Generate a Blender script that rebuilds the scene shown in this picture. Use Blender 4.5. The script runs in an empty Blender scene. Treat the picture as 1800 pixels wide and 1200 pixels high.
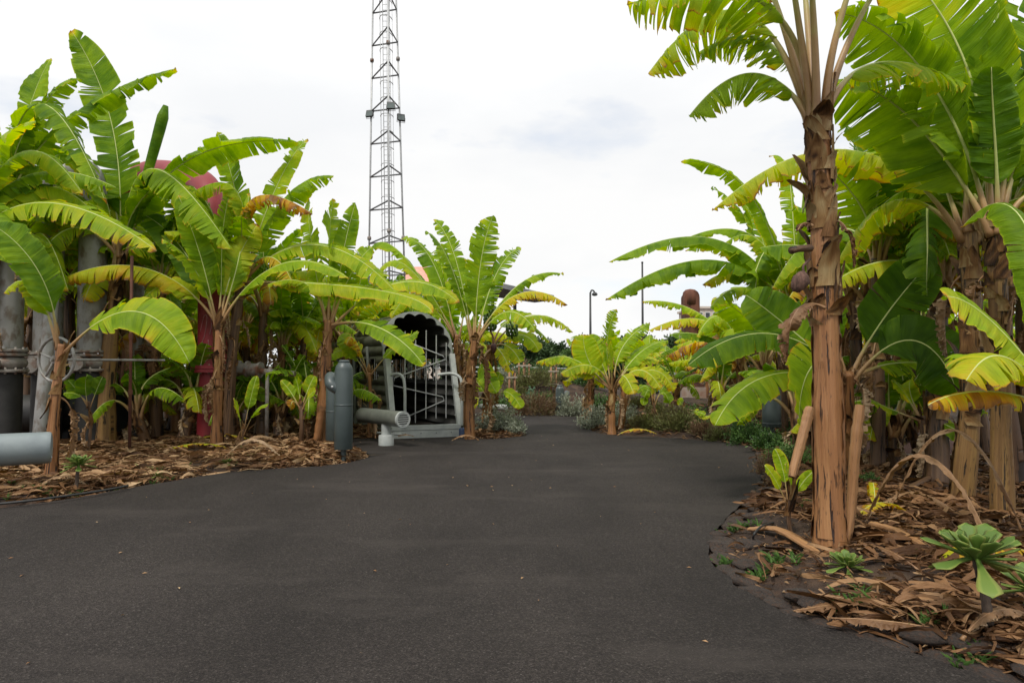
import bpy, math, random
import numpy as np
from mathutils import Vector, Matrix, noise as mnoise

scene = bpy.context.scene
COL = scene.collection
R = math.radians
rng = random.Random(11)

# ------------------------------------------------------------------ camera, sky, sun, exposure
FPX, CAMH, PITCH = 1200.0, 1.45, R(1.91)
cd = bpy.data.cameras.new('camera')
cam = bpy.data.objects.new('camera', cd)
COL.objects.link(cam)
cam.location = (0, 0, CAMH)
cam.rotation_euler = (R(90) + PITCH, 0, 0)
cd.sensor_width = 36.0
cd.lens = 36.0 * FPX / 1800.0
cd.clip_start, cd.clip_end = 0.05, 2000
scene.camera = cam

SUN_EL, SUN_AZ = 56, 208          # azimuth clockwise from +Y: the sun stands behind the camera, a little to the left
world = bpy.data.worlds.new('World')
scene.world = world
world.use_nodes = True
wt = world.node_tree
wt.nodes.clear()
def wn(t, **k):
    n = wt.nodes.new(t)
    for a, b in k.items():
        setattr(n, a, b)
    return n
wo = wn('ShaderNodeOutputWorld'); bg = wn('ShaderNodeBackground'); sky = wn('ShaderNodeTexSky')
sky.sky_type = 'NISHITA'; sky.sun_disc = False
sky.sun_elevation = R(SUN_EL); sky.sun_rotation = R(SUN_AZ)
bg.inputs['Strength'].default_value = 0.1
tc = wn('ShaderNodeTexCoord'); mp = wn('ShaderNodeMapping'); mp.inputs['Scale'].default_value = (1.0, 1.0, 2.6)
mp.inputs['Location'].default_value = (3.1, 0.4, 0.2)
n1 = wn('ShaderNodeTexNoise'); n1.inputs['Scale'].default_value = 2.6; n1.inputs['Detail'].default_value = 7; n1.inputs['Roughness'].default_value = 0.55
n2 = wn('ShaderNodeTexNoise'); n2.inputs['Scale'].default_value = 2.4; n2.inputs['Detail'].default_value = 9
wt.links.new(tc.outputs['Generated'], mp.inputs['Vector'])
wt.links.new(mp.outputs['Vector'], n1.inputs['Vector'])
wt.links.new(mp.outputs['Vector'], n2.inputs['Vector'])
r1 = wn('ShaderNodeValToRGB')      # how much cloud covers the blue
r1.color_ramp.elements[0].position = 0.34; r1.color_ramp.elements[0].color = (0.74, 0.74, 0.74, 1)
r1.color_ramp.elements[1].position = 0.44; r1.color_ramp.elements[1].color = (1, 1, 1, 1)
r2 = wn('ShaderNodeValToRGB')      # light and grey parts of the cloud
r2.color_ramp.elements[0].position = 0.38; r2.color_ramp.elements[0].color = (5.15, 5.22, 5.31, 1)
r2.color_ramp.elements[1].position = 0.60; r2.color_ramp.elements[1].color = (5.7, 5.7, 5.68, 1)
wt.links.new(n1.outputs['Fac'], r1.inputs['Fac'])
wt.links.new(n2.outputs['Fac'], r2.inputs['Fac'])
sx = wn('ShaderNodeSeparateXYZ'); wt.links.new(tc.outputs['Generated'], sx.inputs[0])
gr = wn('ShaderNodeMapRange'); gr.inputs['From Min'].default_value = 0.25; gr.inputs['From Max'].default_value = 1.0
gr.inputs['To Min'].default_value = 1.0; gr.inputs['To Max'].default_value = 1.35      # an overcast sky is brightest overhead
wt.links.new(sx.outputs['Z'], gr.inputs['Value'])
vm = wn('ShaderNodeVectorMath', operation='SCALE')
wt.links.new(r2.outputs['Color'], vm.inputs[0]); wt.links.new(gr.outputs['Result'], vm.inputs['Scale'])
mx = wn('ShaderNodeMix', data_type='RGBA')
wt.links.new(r1.outputs['Color'], mx.inputs['Factor'])
wt.links.new(sky.outputs['Color'], mx.inputs[6]); wt.links.new(vm.outputs['Vector'], mx.inputs[7])
wt.links.new(mx.outputs[2], bg.inputs['Color'])
wt.links.new(bg.outputs['Background'], wo.inputs['Surface'])

sl = bpy.data.lights.new('sun', 'SUN')
sl.energy = 1.5; sl.angle = R(10); sl.color = (1.0, 0.95, 0.87)
sun = bpy.data.objects.new('sun', sl)
COL.objects.link(sun)
saz = R(SUN_AZ)
sdir = Vector((math.sin(saz) * math.cos(R(SUN_EL)), math.cos(saz) * math.cos(R(SUN_EL)), math.sin(R(SUN_EL))))
sun.rotation_euler = sdir.to_track_quat('Z', 'Y').to_euler()
sun.location = sdir * 60

scene.view_settings.view_transform = 'Standard'
scene.view_settings.look = 'None'
scene.view_settings.exposure = 0.80
scene.view_settings.gamma = 1.0
scene.view_settings.use_curve_mapping = False
scene.cycles.max_bounces = 8
scene.cycles.transparent_max_bounces = 4
scene.cycles.use_denoising = True

# ------------------------------------------------------------------ from photograph to place
def P(px, py, Y):
    """the point of the place seen at photograph pixel (px,py), Y metres ahead"""
    u, v = (px - 900) / FPX, (600 - py) / FPX
    y = math.cos(PITCH) - v * math.sin(PITCH)
    z = math.sin(PITCH) + v * math.cos(PITCH)
    k = Y / y
    return np.array((u * k, Y, CAMH + z * k))
def G(px, py, z=0.0):
    u, v = (px - 900) / FPX, (600 - py) / FPX
    y = math.cos(PITCH) - v * math.sin(PITCH)
    dz = math.sin(PITCH) + v * math.cos(PITCH)
    k = (z - CAMH) / dz
    return np.array((u * k, y * k, z))
def X(px, Y):
    return (px - 900) / FPX * Y

# ------------------------------------------------------------------ materials
def mat(name):
    m = bpy.data.materials.new(name); m.use_nodes = True
    nt = m.node_tree
    b = nt.nodes['Principled BSDF']
    return m, nt, b
def nd(nt, t, **k):
    n = nt.nodes.new(t)
    for a, v in k.items():
        setattr(n, a, v)
    return n
def ramp(nt, stops):
    n = nt.nodes.new('ShaderNodeValToRGB')
    cr = n.color_ramp
    while len(cr.elements) > 1:
        cr.elements.remove(cr.elements[-1])
    cr.elements[0].position = stops[0][0]; cr.elements[0].color = (*stops[0][1], 1)
    for p, c in stops[1:]:
        e = cr.elements.new(p); e.color = (*c, 1)
    return n
def noise(nt, scale, detail=4, vec=None, rough=0.55):
    n = nd(nt, 'ShaderNodeTexNoise')
    n.inputs['Scale'].default_value = scale; n.inputs['Detail'].default_value = detail; n.inputs['Roughness'].default_value = rough
    if vec is not None:
        nt.links.new(vec, n.inputs['Vector'])
    return n
def mapping(nt, out, scale):
    m = nd(nt, 'ShaderNodeMapping'); m.inputs['Scale'].default_value = scale
    nt.links.new(out, m.inputs['Vector'])
    return m.outputs['Vector']
def mth(nt, op, a, b=None):
    n = nd(nt, 'ShaderNodeMath', operation=op)
    for i, v in enumerate((a, b)):
        if v is None: continue
        if isinstance(v, (int, float)): n.inputs[i].default_value = v
        else: nt.links.new(v, n.inputs[i])
    return n.outputs[0]
def bump(nt, b, h, s=0.3, d=0.01):
    n = nd(nt, 'ShaderNodeBump'); n.inputs['Strength'].default_value = s; n.inputs['Distance'].default_value = d
    nt.links.new(h, n.inputs['Height']); nt.links.new(n.outputs['Normal'], b.inputs['Normal'])
def mixc(nt, f, a, b, mode='MIX'):
    n = nd(nt, 'ShaderNodeMix', data_type='RGBA', blend_type=mode)
    for i, v in ((0, f), (6, a), (7, b)):
        if isinstance(v, (int, float)): n.inputs[i].default_value = v
        elif isinstance(v, tuple): n.inputs[i].default_value = (*v, 1)
        else: nt.links.new(v, n.inputs[i])
    return n.outputs[2]

def speckle(name, c1, c2, scale=6, rough=0.7, metal=0.0, bs=0.15, dist=0.005, detail=6, c3=None, sc3=2.0, lo=0.35, hi=0.65, stretch=(1, 1, 1)):
    """colour that wanders between two (three) tones, with a fine relief"""
    m, nt, b = mat(name)
    t = nd(nt, 'ShaderNodeTexCoord').outputs['Object']
    v = mapping(nt, t, stretch)
    n = noise(nt, scale, detail, v)
    r = ramp(nt, [(lo, c1), (hi, c2)]); nt.links.new(n.outputs['Fac'], r.inputs['Fac'])
    out = r.outputs['Color']
    if c3 is not None:
        n3 = noise(nt, sc3, 5, v)
        r3 = ramp(nt, [(0.5, (0, 0, 0)), (0.64, (1, 1, 1))]); nt.links.new(n3.outputs['Fac'], r3.inputs['Fac'])
        out = mixc(nt, r3.outputs['Color'], out, c3)
    nt.links.new(out, b.inputs['Base Color'])
    b.inputs['Roughness'].default_value = rough; b.inputs['Metallic'].default_value = metal
    nf = noise(nt, scale * 6, 3, v)
    bump(nt, b, nf.outputs['Fac'], bs, dist)
    return m

def leaf_material(name, stops, sat=1.0, trans=0.46, vein=55.0, edge=0.45):
    m, nt, b = mat(name)
    age = nd(nt, 'ShaderNodeAttribute', attribute_name='age').outputs['Fac']
    lu = nd(nt, 'ShaderNodeAttribute', attribute_name='lu').outputs['Fac']
    lv = nd(nt, 'ShaderNodeAttribute', attribute_name='lv').outputs['Fac']
    co = nd(nt, 'ShaderNodeTexCoord').outputs['Object']
    n = noise(nt, 3.2, 4, co)
    cx = nd(nt, 'ShaderNodeCombineXYZ')
    nt.links.new(mth(nt, 'MULTIPLY', lv, vein), cx.inputs[0]); nt.links.new(mth(nt, 'MULTIPLY', lu, 1.2), cx.inputs[1])
    vn = noise(nt, 1.0, 3, cx.outputs[0])
    cx2 = nd(nt, 'ShaderNodeCombineXYZ')
    nt.links.new(mth(nt, 'MULTIPLY', lv, 9.0), cx2.inputs[0]); nt.links.new(mth(nt, 'MULTIPLY', lu, 1.0), cx2.inputs[1])
    vb = noise(nt, 1.0, 2, cx2.outputs[0])
    em = nd(nt, 'ShaderNodeMapRange', interpolation_type='SMOOTHSTEP')
    em.inputs['From Min'].default_value = 0.93; em.inputs['From Max'].default_value = 1.02
    en = mth(nt, 'ADD', lu, mth(nt, 'MULTIPLY', mth(nt, 'SUBTRACT', vn.outputs['Fac'], 0.5), 0.22))
    nt.links.new(en, em.inputs['Value'])
    a = mth(nt, 'ADD', age, mth(nt, 'MULTIPLY', mth(nt, 'SUBTRACT', n.outputs['Fac'], 0.5), 0.30))
    a = mth(nt, 'ADD', a, mth(nt, 'MULTIPLY', mth(nt, 'SUBTRACT', vb.outputs['Fac'], 0.5), 0.22))
    a = mth(nt, 'ADD', a, mth(nt, 'MULTIPLY', mth(nt, 'MULTIPLY', em.outputs['Result'], n.outputs['Fac']), mth(nt, 'MULTIPLY', mth(nt, 'MAXIMUM', mth(nt, 'SUBTRACT', age, 0.1), 0.03), edge * 3.2)))
    r = ramp(nt, stops); nt.links.new(a, r.inputs['Fac'])
    shade = mth(nt, 'ADD', 0.72, mth(nt, 'MULTIPLY', vn.outputs['Fac'], 0.56))
    sc = nd(nt, 'ShaderNodeVectorMath', operation='SCALE')
    nt.links.new(r.outputs['Color'], sc.inputs[0]); nt.links.new(shade, sc.inputs['Scale'])
    nt.links.new(sc.outputs[0], b.inputs['Base Color'])
    b.inputs['Roughness'].default_value = 0.46
    b.inputs['Specular IOR Level'].default_value = 0.17
    bump(nt, b, mth(nt, 'ADD', vn.outputs['Fac'], mth(nt, 'MULTIPLY', vb.outputs['Fac'], 2.0)), 0.8, 0.012)
    tr = nd(nt, 'ShaderNodeBsdfTranslucent')
    tc2 = mixc(nt, 1.0, sc.outputs[0], (1.0, 0.92, 0.30), 'MULTIPLY')
    hs = nd(nt, 'ShaderNodeHueSaturation'); hs.inputs['Value'].default_value = 1.65; hs.inputs['Saturation'].default_value = 1.1
    nt.links.new(tc2, hs.inputs['Color'])
    nt.links.new(hs.outputs['Color'], tr.inputs['Color'])
    ms = nd(nt, 'ShaderNodeMixShader'); ms.inputs['Fac'].default_value = trans
    nt.links.new(b.outputs[0], ms.inputs[1]); nt.links.new(tr.outputs[0], ms.inputs[2])
    nt.links.new(ms.outputs[0], nt.nodes['Material Output'].inputs['Surface'])
    return m

M = {}
BANANA = [(0.0, (0.024, 0.066, 0.004)), (0.2, (0.085, 0.185, 0.006)), (0.38, (0.25, 0.395, 0.012)), (0.55, (0.47, 0.51, 0.02)),
          (0.68, (0.58, 0.43, 0.03)), (0.80, (0.48, 0.23, 0.025)), (0.92, (0.22, 0.10, 0.035)), (1.0, (0.30, 0.19, 0.10))]
M['leaf'] = leaf_material('banana_leaf', BANANA)
M['dry'] = leaf_material('dry_leaf', [(0.0, (0.06, 0.028, 0.013)), (0.3, (0.15, 0.077, 0.036)), (0.6, (0.28, 0.17, 0.09)), (0.85, (0.42, 0.30, 0.19)), (1.0, (0.48, 0.36, 0.24))], trans=0.12, vein=30, edge=0.1)
M['litter'] = leaf_material('leaf_litter', [(0.0, (0.035, 0.016, 0.007)), (0.3, (0.115, 0.055, 0.024)), (0.6, (0.235, 0.125, 0.058)), (0.85, (0.40, 0.255, 0.135)), (1.0, (0.48, 0.345, 0.20))], trans=0.05, vein=20, edge=0.05)

m, nt, b = mat('leaf_stalk')
a = nd(nt, 'ShaderNodeAttribute', attribute_name='age').outputs['Fac']
n = noise(nt, 9, 3, nd(nt, 'ShaderNodeTexCoord').outputs['Object'])
a2 = mth(nt, 'ADD', a, mth(nt, 'MULTIPLY', mth(nt, 'SUBTRACT', n.outputs['Fac'], 0.5), 0.35))
r = ramp(nt, [(0.0, (0.23, 0.115, 0.055)), (0.3, (0.38, 0.235, 0.10)), (0.6, (0.40, 0.40, 0.13)), (0.85, (0.46, 0.52, 0.17)), (1.0, (0.40, 0.47, 0.11))])
nt.links.new(a2, r.inputs['Fac']); nt.links.new(r.outputs['Color'], b.inputs['Base Color']); b.inputs['Roughness'].default_value = 0.45
M['stalk'] = m

def stem_material(name, c_hi, c_mid, c_lo, c_dark):
    m, nt, b = mat(name)
    t = nd(nt, 'ShaderNodeTexCoord').outputs['Object']
    su = nd(nt, 'ShaderNodeAttribute', attribute_name='lu').outputs['Fac']
    sv = nd(nt, 'ShaderNodeAttribute', attribute_name='lv').outputs['Fac']
    cx = nd(nt, 'ShaderNodeCombineXYZ')
    nt.links.new(mth(nt, 'MULTIPLY', su, 7.0), cx.inputs[0]); nt.links.new(mth(nt, 'MULTIPLY', sv, 0.6), cx.inputs[1])
    n = noise(nt, 1.0, 6, cx.outputs[0], 0.6)
    r = ramp(nt, [(0.28, c_lo), (0.48, c_mid), (0.68, c_hi)]); nt.links.new(n.outputs['Fac'], r.inputs['Fac'])
    cx2 = nd(nt, 'ShaderNodeCombineXYZ')
    nt.links.new(mth(nt, 'MULTIPLY', su, 5.5), cx2.inputs[0]); nt.links.new(mth(nt, 'MULTIPLY', sv, 1.3), cx2.inputs[1]); cx2.inputs[2].default_value = 4.0
    n2 = noise(nt, 1.0, 5, cx2.outputs[0], 0.65)
    r2 = ramp(nt, [(0.585, (0, 0, 0)), (0.61, (1, 1, 1))]); nt.links.new(n2.outputs['Fac'], r2.inputs['Fac'])
    n3 = noise(nt, 2.2, 3, t)
    c = mixc(nt, mth(nt, 'MULTIPLY', n3.outputs['Fac'], 0.45), r.outputs['Color'], c_lo)
    c = mixc(nt, r2.outputs['Color'], c, c_dark)
    cx3 = nd(nt, 'ShaderNodeCombineXYZ')
    nt.links.new(mth(nt, 'MULTIPLY', su, 26.0), cx3.inputs[0]); nt.links.new(mth(nt, 'MULTIPLY', sv, 11.0), cx3.inputs[1])
    n4 = noise(nt, 1.0, 3, cx3.outputs[0])
    r4 = ramp(nt, [(0.62, (0, 0, 0)), (0.68, (1, 1, 1))]); nt.links.new(n4.outputs['Fac'], r4.inputs['Fac'])
    c = mixc(nt, mth(nt, 'MULTIPLY', r4.outputs['Color'], 0.75), c, c_dark)
    nt.links.new(c, b.inputs['Base Color']); b.inputs['Roughness'].default_value = 0.55
    h = mth(nt, 'ADD', n.outputs['Fac'], mth(nt, 'MULTIPLY', r2.outputs['Color'], -0.6))
    bump(nt, b, h, 0.9, 0.02)
    return m
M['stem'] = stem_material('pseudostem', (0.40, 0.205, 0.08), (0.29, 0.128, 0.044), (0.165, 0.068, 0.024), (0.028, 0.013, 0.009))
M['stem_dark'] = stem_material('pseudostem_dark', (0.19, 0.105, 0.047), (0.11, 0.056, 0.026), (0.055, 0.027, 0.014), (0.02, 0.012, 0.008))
M['stem_green'] = stem_material('pseudostem_green', (0.31, 0.19, 0.058), (0.21, 0.112, 0.034), (0.115, 0.056, 0.02), (0.025, 0.015, 0.008))
M['tan'] = stem_material('tan_stalk', (0.45, 0.25, 0.10), (0.32, 0.16, 0.058), (0.18, 0.08, 0.03), (0.04, 0.02, 0.010))
M['sheath'] = leaf_material('dry_sheath', [(0.0, (0.018, 0.009, 0.005)), (0.22, (0.075, 0.036, 0.016)), (0.45, (0.225, 0.112, 0.042)), (0.7, (0.34, 0.205, 0.085)), (1.0, (0.46, 0.34, 0.17))], trans=0.03, vein=24, edge=0.1)

# ground and paving
m, nt, b = mat('asphalt')
t = nd(nt, 'ShaderNodeTexCoord').outputs['Object']
vo = nd(nt, 'ShaderNodeTexVoronoi'); vo.inputs['Scale'].default_value = 120; nt.links.new(t, vo.inputs['Vector'])
hs = nd(nt, 'ShaderNodeSeparateColor'); nt.links.new(vo.outputs['Color'], hs.inputs[0])
r = ramp(nt, [(0.0, (0.0115, 0.0088, 0.0075)), (0.55, (0.022, 0.0178, 0.0155)), (0.90, (0.037, 0.0305, 0.0265)), (0.985, (0.05, 0.042, 0.037)), (1.0, (0.075, 0.067, 0.06))]); nt.links.new(hs.outputs[0], r.inputs['Fac'])
nb = noise(nt, 0.55, 5, mapping(nt, t, (1.6, 0.7, 1)))
rb = ramp(nt, [(0.3, (0.66, 0.64, 0.63)), (0.7, (1.38, 1.38, 1.38))]); nt.links.new(nb.outputs['Fac'], rb.inputs['Fac'])
c = mixc(nt, 1.0, r.outputs['Color'], rb.outputs['Color'], 'MULTIPLY')
ns = noise(nt, 0.32, 6, mapping(nt, t, (1, 2.6, 1)), 0.7)
rs = ramp(nt, [(0.52, (0, 0, 0)), (0.70, (0.85, 0.85, 0.85))]); nt.links.new(ns.outputs['Fac'], rs.inputs['Fac'])
c = mixc(nt, rs.outputs['Color'], c, (0.046, 0.038, 0.033))
nt.links.new(c, b.inputs['Base Color']); b.inputs['Roughness'].default_value = 0.85; b.inputs['Specular IOR Level'].default_value = 0.27
nf = noise(nt, 120, 3, t); nl = noise(nt, 2.0, 3, t)
h = mth(nt, 'ADD', mth(nt, 'ADD', vo.outputs['Distance'], mth(nt, 'MULTIPLY', nf.outputs['Fac'], 0.7)), mth(nt, 'MULTIPLY', nl.outputs['Fac'], 1.5))
bump(nt, b, h, 0.7, 0.007)
M['asphalt'] = m
M['soil'] = speckle('soil', (0.018, 0.0095, 0.0055), (0.058, 0.031, 0.017), 9, 0.95, bs=0.9, dist=0.04, c3=(0.085, 0.05, 0.028), sc3=3.0)
M['gravel'] = speckle('red_gravel', (0.085, 0.035, 0.028), (0.23, 0.105, 0.085), 60, 0.95, bs=0.9, dist=0.02)
M['lava'] = speckle('lava_stone', (0.02, 0.015, 0.012), (0.095, 0.07, 0.056), 9, 0.9, bs=0.9, dist=0.02, c3=(0.10, 0.052, 0.03), sc3=4)
M['kerb'] = speckle('pale_kerb', (0.30, 0.25, 0.2), (0.42, 0.36, 0.30), 12, 0.9)
M['hose'] = speckle('black_hose', (0.012, 0.012, 0.012), (0.03, 0.03, 0.03), 20, 0.5)
# metal and paint
M['pale_paint'] = speckle('pale_grey_paint', (0.17, 0.20, 0.21), (0.215, 0.25, 0.255), 5, 0.42, bs=0.12, dist=0.01, detail=8)
M['white_paint'] = speckle('white_grey_paint', (0.50, 0.52, 0.52), (0.62, 0.64, 0.64), 5, 0.45)
M['teal'] = speckle('slate_paint', (0.050, 0.066, 0.067), (0.064, 0.083, 0.083), 4, 0.42, bs=0.05, c3=(0.075, 0.092, 0.092), sc3=1.1)
M['olive'] = speckle('olive_paint', (0.085, 0.092, 0.078), (0.12, 0.128, 0.11), 5, 0.5, bs=0.06, c3=(0.14, 0.145, 0.125), sc3=2.0)
M['tunnel'] = speckle('tunnel_paint', (0.17, 0.185, 0.175), (0.25, 0.265, 0.25), 4, 0.55, bs=0.08, c3=(0.11, 0.115, 0.085), sc3=1.2)
M['shell'] = speckle('olive_shell_paint', (0.062, 0.066, 0.046), (0.10, 0.105, 0.078), 4, 0.55, bs=0.08, c3=(0.045, 0.045, 0.03), sc3=1.6)
M['frame'] = speckle('frame_paint', (0.30, 0.325, 0.32), (0.40, 0.42, 0.41), 6, 0.5, bs=0.1)
M['dark_interior'] = speckle('dark_interior', (0.02, 0.02, 0.02), (0.035, 0.034, 0.03), 5, 0.8)  # near-black: the shade inside the tunnel is put into the colour
M['steel'] = speckle('grey_pipe_steel', (0.23, 0.228, 0.22), (0.31, 0.305, 0.295), 5, 0.5, 0.15, bs=0.2, c3=(0.17, 0.14, 0.115), sc3=9, stretch=(1, 1, 0.6))
M['rusty'] = speckle('rusty_flange', (0.20, 0.185, 0.17), (0.31, 0.285, 0.26), 9, 0.7, 0.2, bs=0.4, c3=(0.14, 0.06, 0.03), sc3=5)
M['black'] = speckle('black_pipe', (0.012, 0.012, 0.012), (0.026, 0.025, 0.024), 6, 0.6)
M['red'] = speckle('red_paint', (0.21, 0.014, 0.022), (0.27, 0.025, 0.034), 3, 0.6, bs=0.06, c3=(0.20, 0.018, 0.022), sc3=1.5)
M['rust'] = speckle('rust_steel', (0.075, 0.027, 0.017), (0.15, 0.055, 0.03), 7, 0.85, bs=0.4, c3=(0.05, 0.02, 0.014), sc3=2.5, stretch=(1, 1, 0.3))
M['galv'] = speckle('galvanised', (0.36, 0.37, 0.375), (0.46, 0.47, 0.47), 6, 0.45, 0.3)
M['lattice'] = speckle('dark_lattice', (0.13, 0.135, 0.14), (0.19, 0.195, 0.2), 6, 0.5, 0.2)
M['lamp_black'] = speckle('lamp_black', (0.02, 0.022, 0.022), (0.035, 0.036, 0.036), 6, 0.5)
M['glass'] = speckle('lamp_glass', (0.07, 0.09, 0.085), (0.10, 0.125, 0.12), 3, 0.1)
M['concrete'] = speckle('stained_concrete', (0.26, 0.20, 0.17), (0.38, 0.31, 0.27), 4, 0.9, c3=(0.22, 0.11, 0.07), sc3=2)
M['graffiti'] = speckle('chalk_paint', (0.32, 0.13, 0.16), (0.42, 0.22, 0.25), 20, 0.7)
# far things
M['terracotta'] = speckle('terracotta_roof', (0.55, 0.25, 0.18), (0.66, 0.34, 0.26), 3, 0.85)
M['render'] = speckle('pale_render', (0.50, 0.43, 0.37), (0.60, 0.53, 0.46), 2, 0.9)
M['grey_roof'] = speckle('grey_roof', (0.13, 0.135, 0.14), (0.18, 0.185, 0.19), 1, 0.7)
M['cyan'] = speckle('cyan_wall', (0.20, 0.42, 0.43), (0.30, 0.52, 0.52), 2, 0.6)
M['window'] = speckle('dark_window', (0.03, 0.035, 0.04), (0.06, 0.065, 0.07), 2, 0.2)
M['wood'] = speckle('stake_wood', (0.22, 0.105, 0.05), (0.36, 0.19, 0.10), 8, 0.8, stretch=(3, 3, 0.4))
# plants
def plant_mat(name, c1, c2, c3, trans=0.2):
    m, nt, b = mat(name)
    a = nd(nt, 'ShaderNodeAttribute', attribute_name='age').outputs['Fac']
    n = noise(nt, 2.6, 3, nd(nt, 'ShaderNodeTexCoord').outputs['Object'])
    f = mth(nt, 'ADD', mth(nt, 'MULTIPLY', a, 0.7), mth(nt, 'MULTIPLY', n.outputs['Fac'], 0.3))
    r = ramp(nt, [(0.1, c1), (0.45, c2), (0.85, c3)]); nt.links.new(f, r.inputs['Fac'])
    nt.links.new(r.outputs['Color'], b.inputs['Base Color']); b.inputs['Roughness'].default_value = 0.6
    tr = nd(nt, 'ShaderNodeBsdfTranslucent'); nt.links.new(r.outputs['Color'], tr.inputs['Color'])
    ms = nd(nt, 'ShaderNodeMixShader'); ms.inputs['Fac'].default_value = trans
    nt.links.new(b.outputs[0], ms.inputs[1]); nt.links.new(tr.outputs[0], ms.inputs[2])
    nt.links.new(ms.outputs[0], nt.nodes['Material Output'].inputs['Surface'])
    return m
M['heather'] = plant_mat('heather_foliage', (0.09, 0.045, 0.025), (0.17, 0.095, 0.05), (0.16, 0.15, 0.05))
M['heather_green'] = plant_mat('heather_green_foliage', (0.08, 0.05, 0.025), (0.12, 0.12, 0.035), (0.17, 0.20, 0.055))
M['silver'] = plant_mat('silver_foliage', (0.13, 0.14, 0.10), (0.26, 0.29, 0.21), (0.42, 0.45, 0.36))
M['bush_green'] = plant_mat('green_foliage', (0.02, 0.05, 0.01), (0.05, 0.12, 0.02), (0.11, 0.21, 0.04))
M['tree_dark'] = plant_mat('dark_tree_foliage', (0.012, 0.03, 0.008), (0.03, 0.065, 0.015), (0.06, 0.11, 0.028))
M['tree_mid'] = plant_mat('mid_tree_foliage', (0.02, 0.05, 0.01), (0.05, 0.11, 0.02), (0.10, 0.17, 0.04))
M['euphorbia'] = plant_mat('euphorbia_foliage', (0.04, 0.10, 0.05), (0.09, 0.19, 0.10), (0.18, 0.30, 0.19))
M['aeonium'] = plant_mat('aeonium_leaf', (0.04, 0.09, 0.011), (0.10, 0.175, 0.022), (0.36, 0.38, 0.085), 0.12)
M['flower'] = plant_mat('white_flower', (0.6, 0.6, 0.6), (0.7, 0.7, 0.7), (0.78, 0.78, 0.78))
M['bark'] = speckle('bark', (0.045, 0.032, 0.025), (0.11, 0.08, 0.06), 9, 0.95, bs=0.6, dist=0.02, stretch=(3, 3, 0.5))
M['twig'] = speckle('twig', (0.10, 0.065, 0.04), (0.2, 0.14, 0.09), 9, 0.9)
M['banana'] = speckle('green_banana', (0.045, 0.10, 0.015), (0.09, 0.17, 0.025), 6, 0.5)
M['bud'] = speckle('banana_bud', (0.05, 0.015, 0.025), (0.10, 0.03, 0.035), 6, 0.5)
M['dry_bud'] = speckle('dry_bud', (0.06, 0.03, 0.02), (0.17, 0.09, 0.065), 12, 0.85, bs=0.8, dist=0.01, stretch=(3, 3, 0.6))
M['blue'] = speckle('blue_plastic', (0.03, 0.05, 0.12), (0.05, 0.08, 0.17), 6, 0.5)

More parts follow.
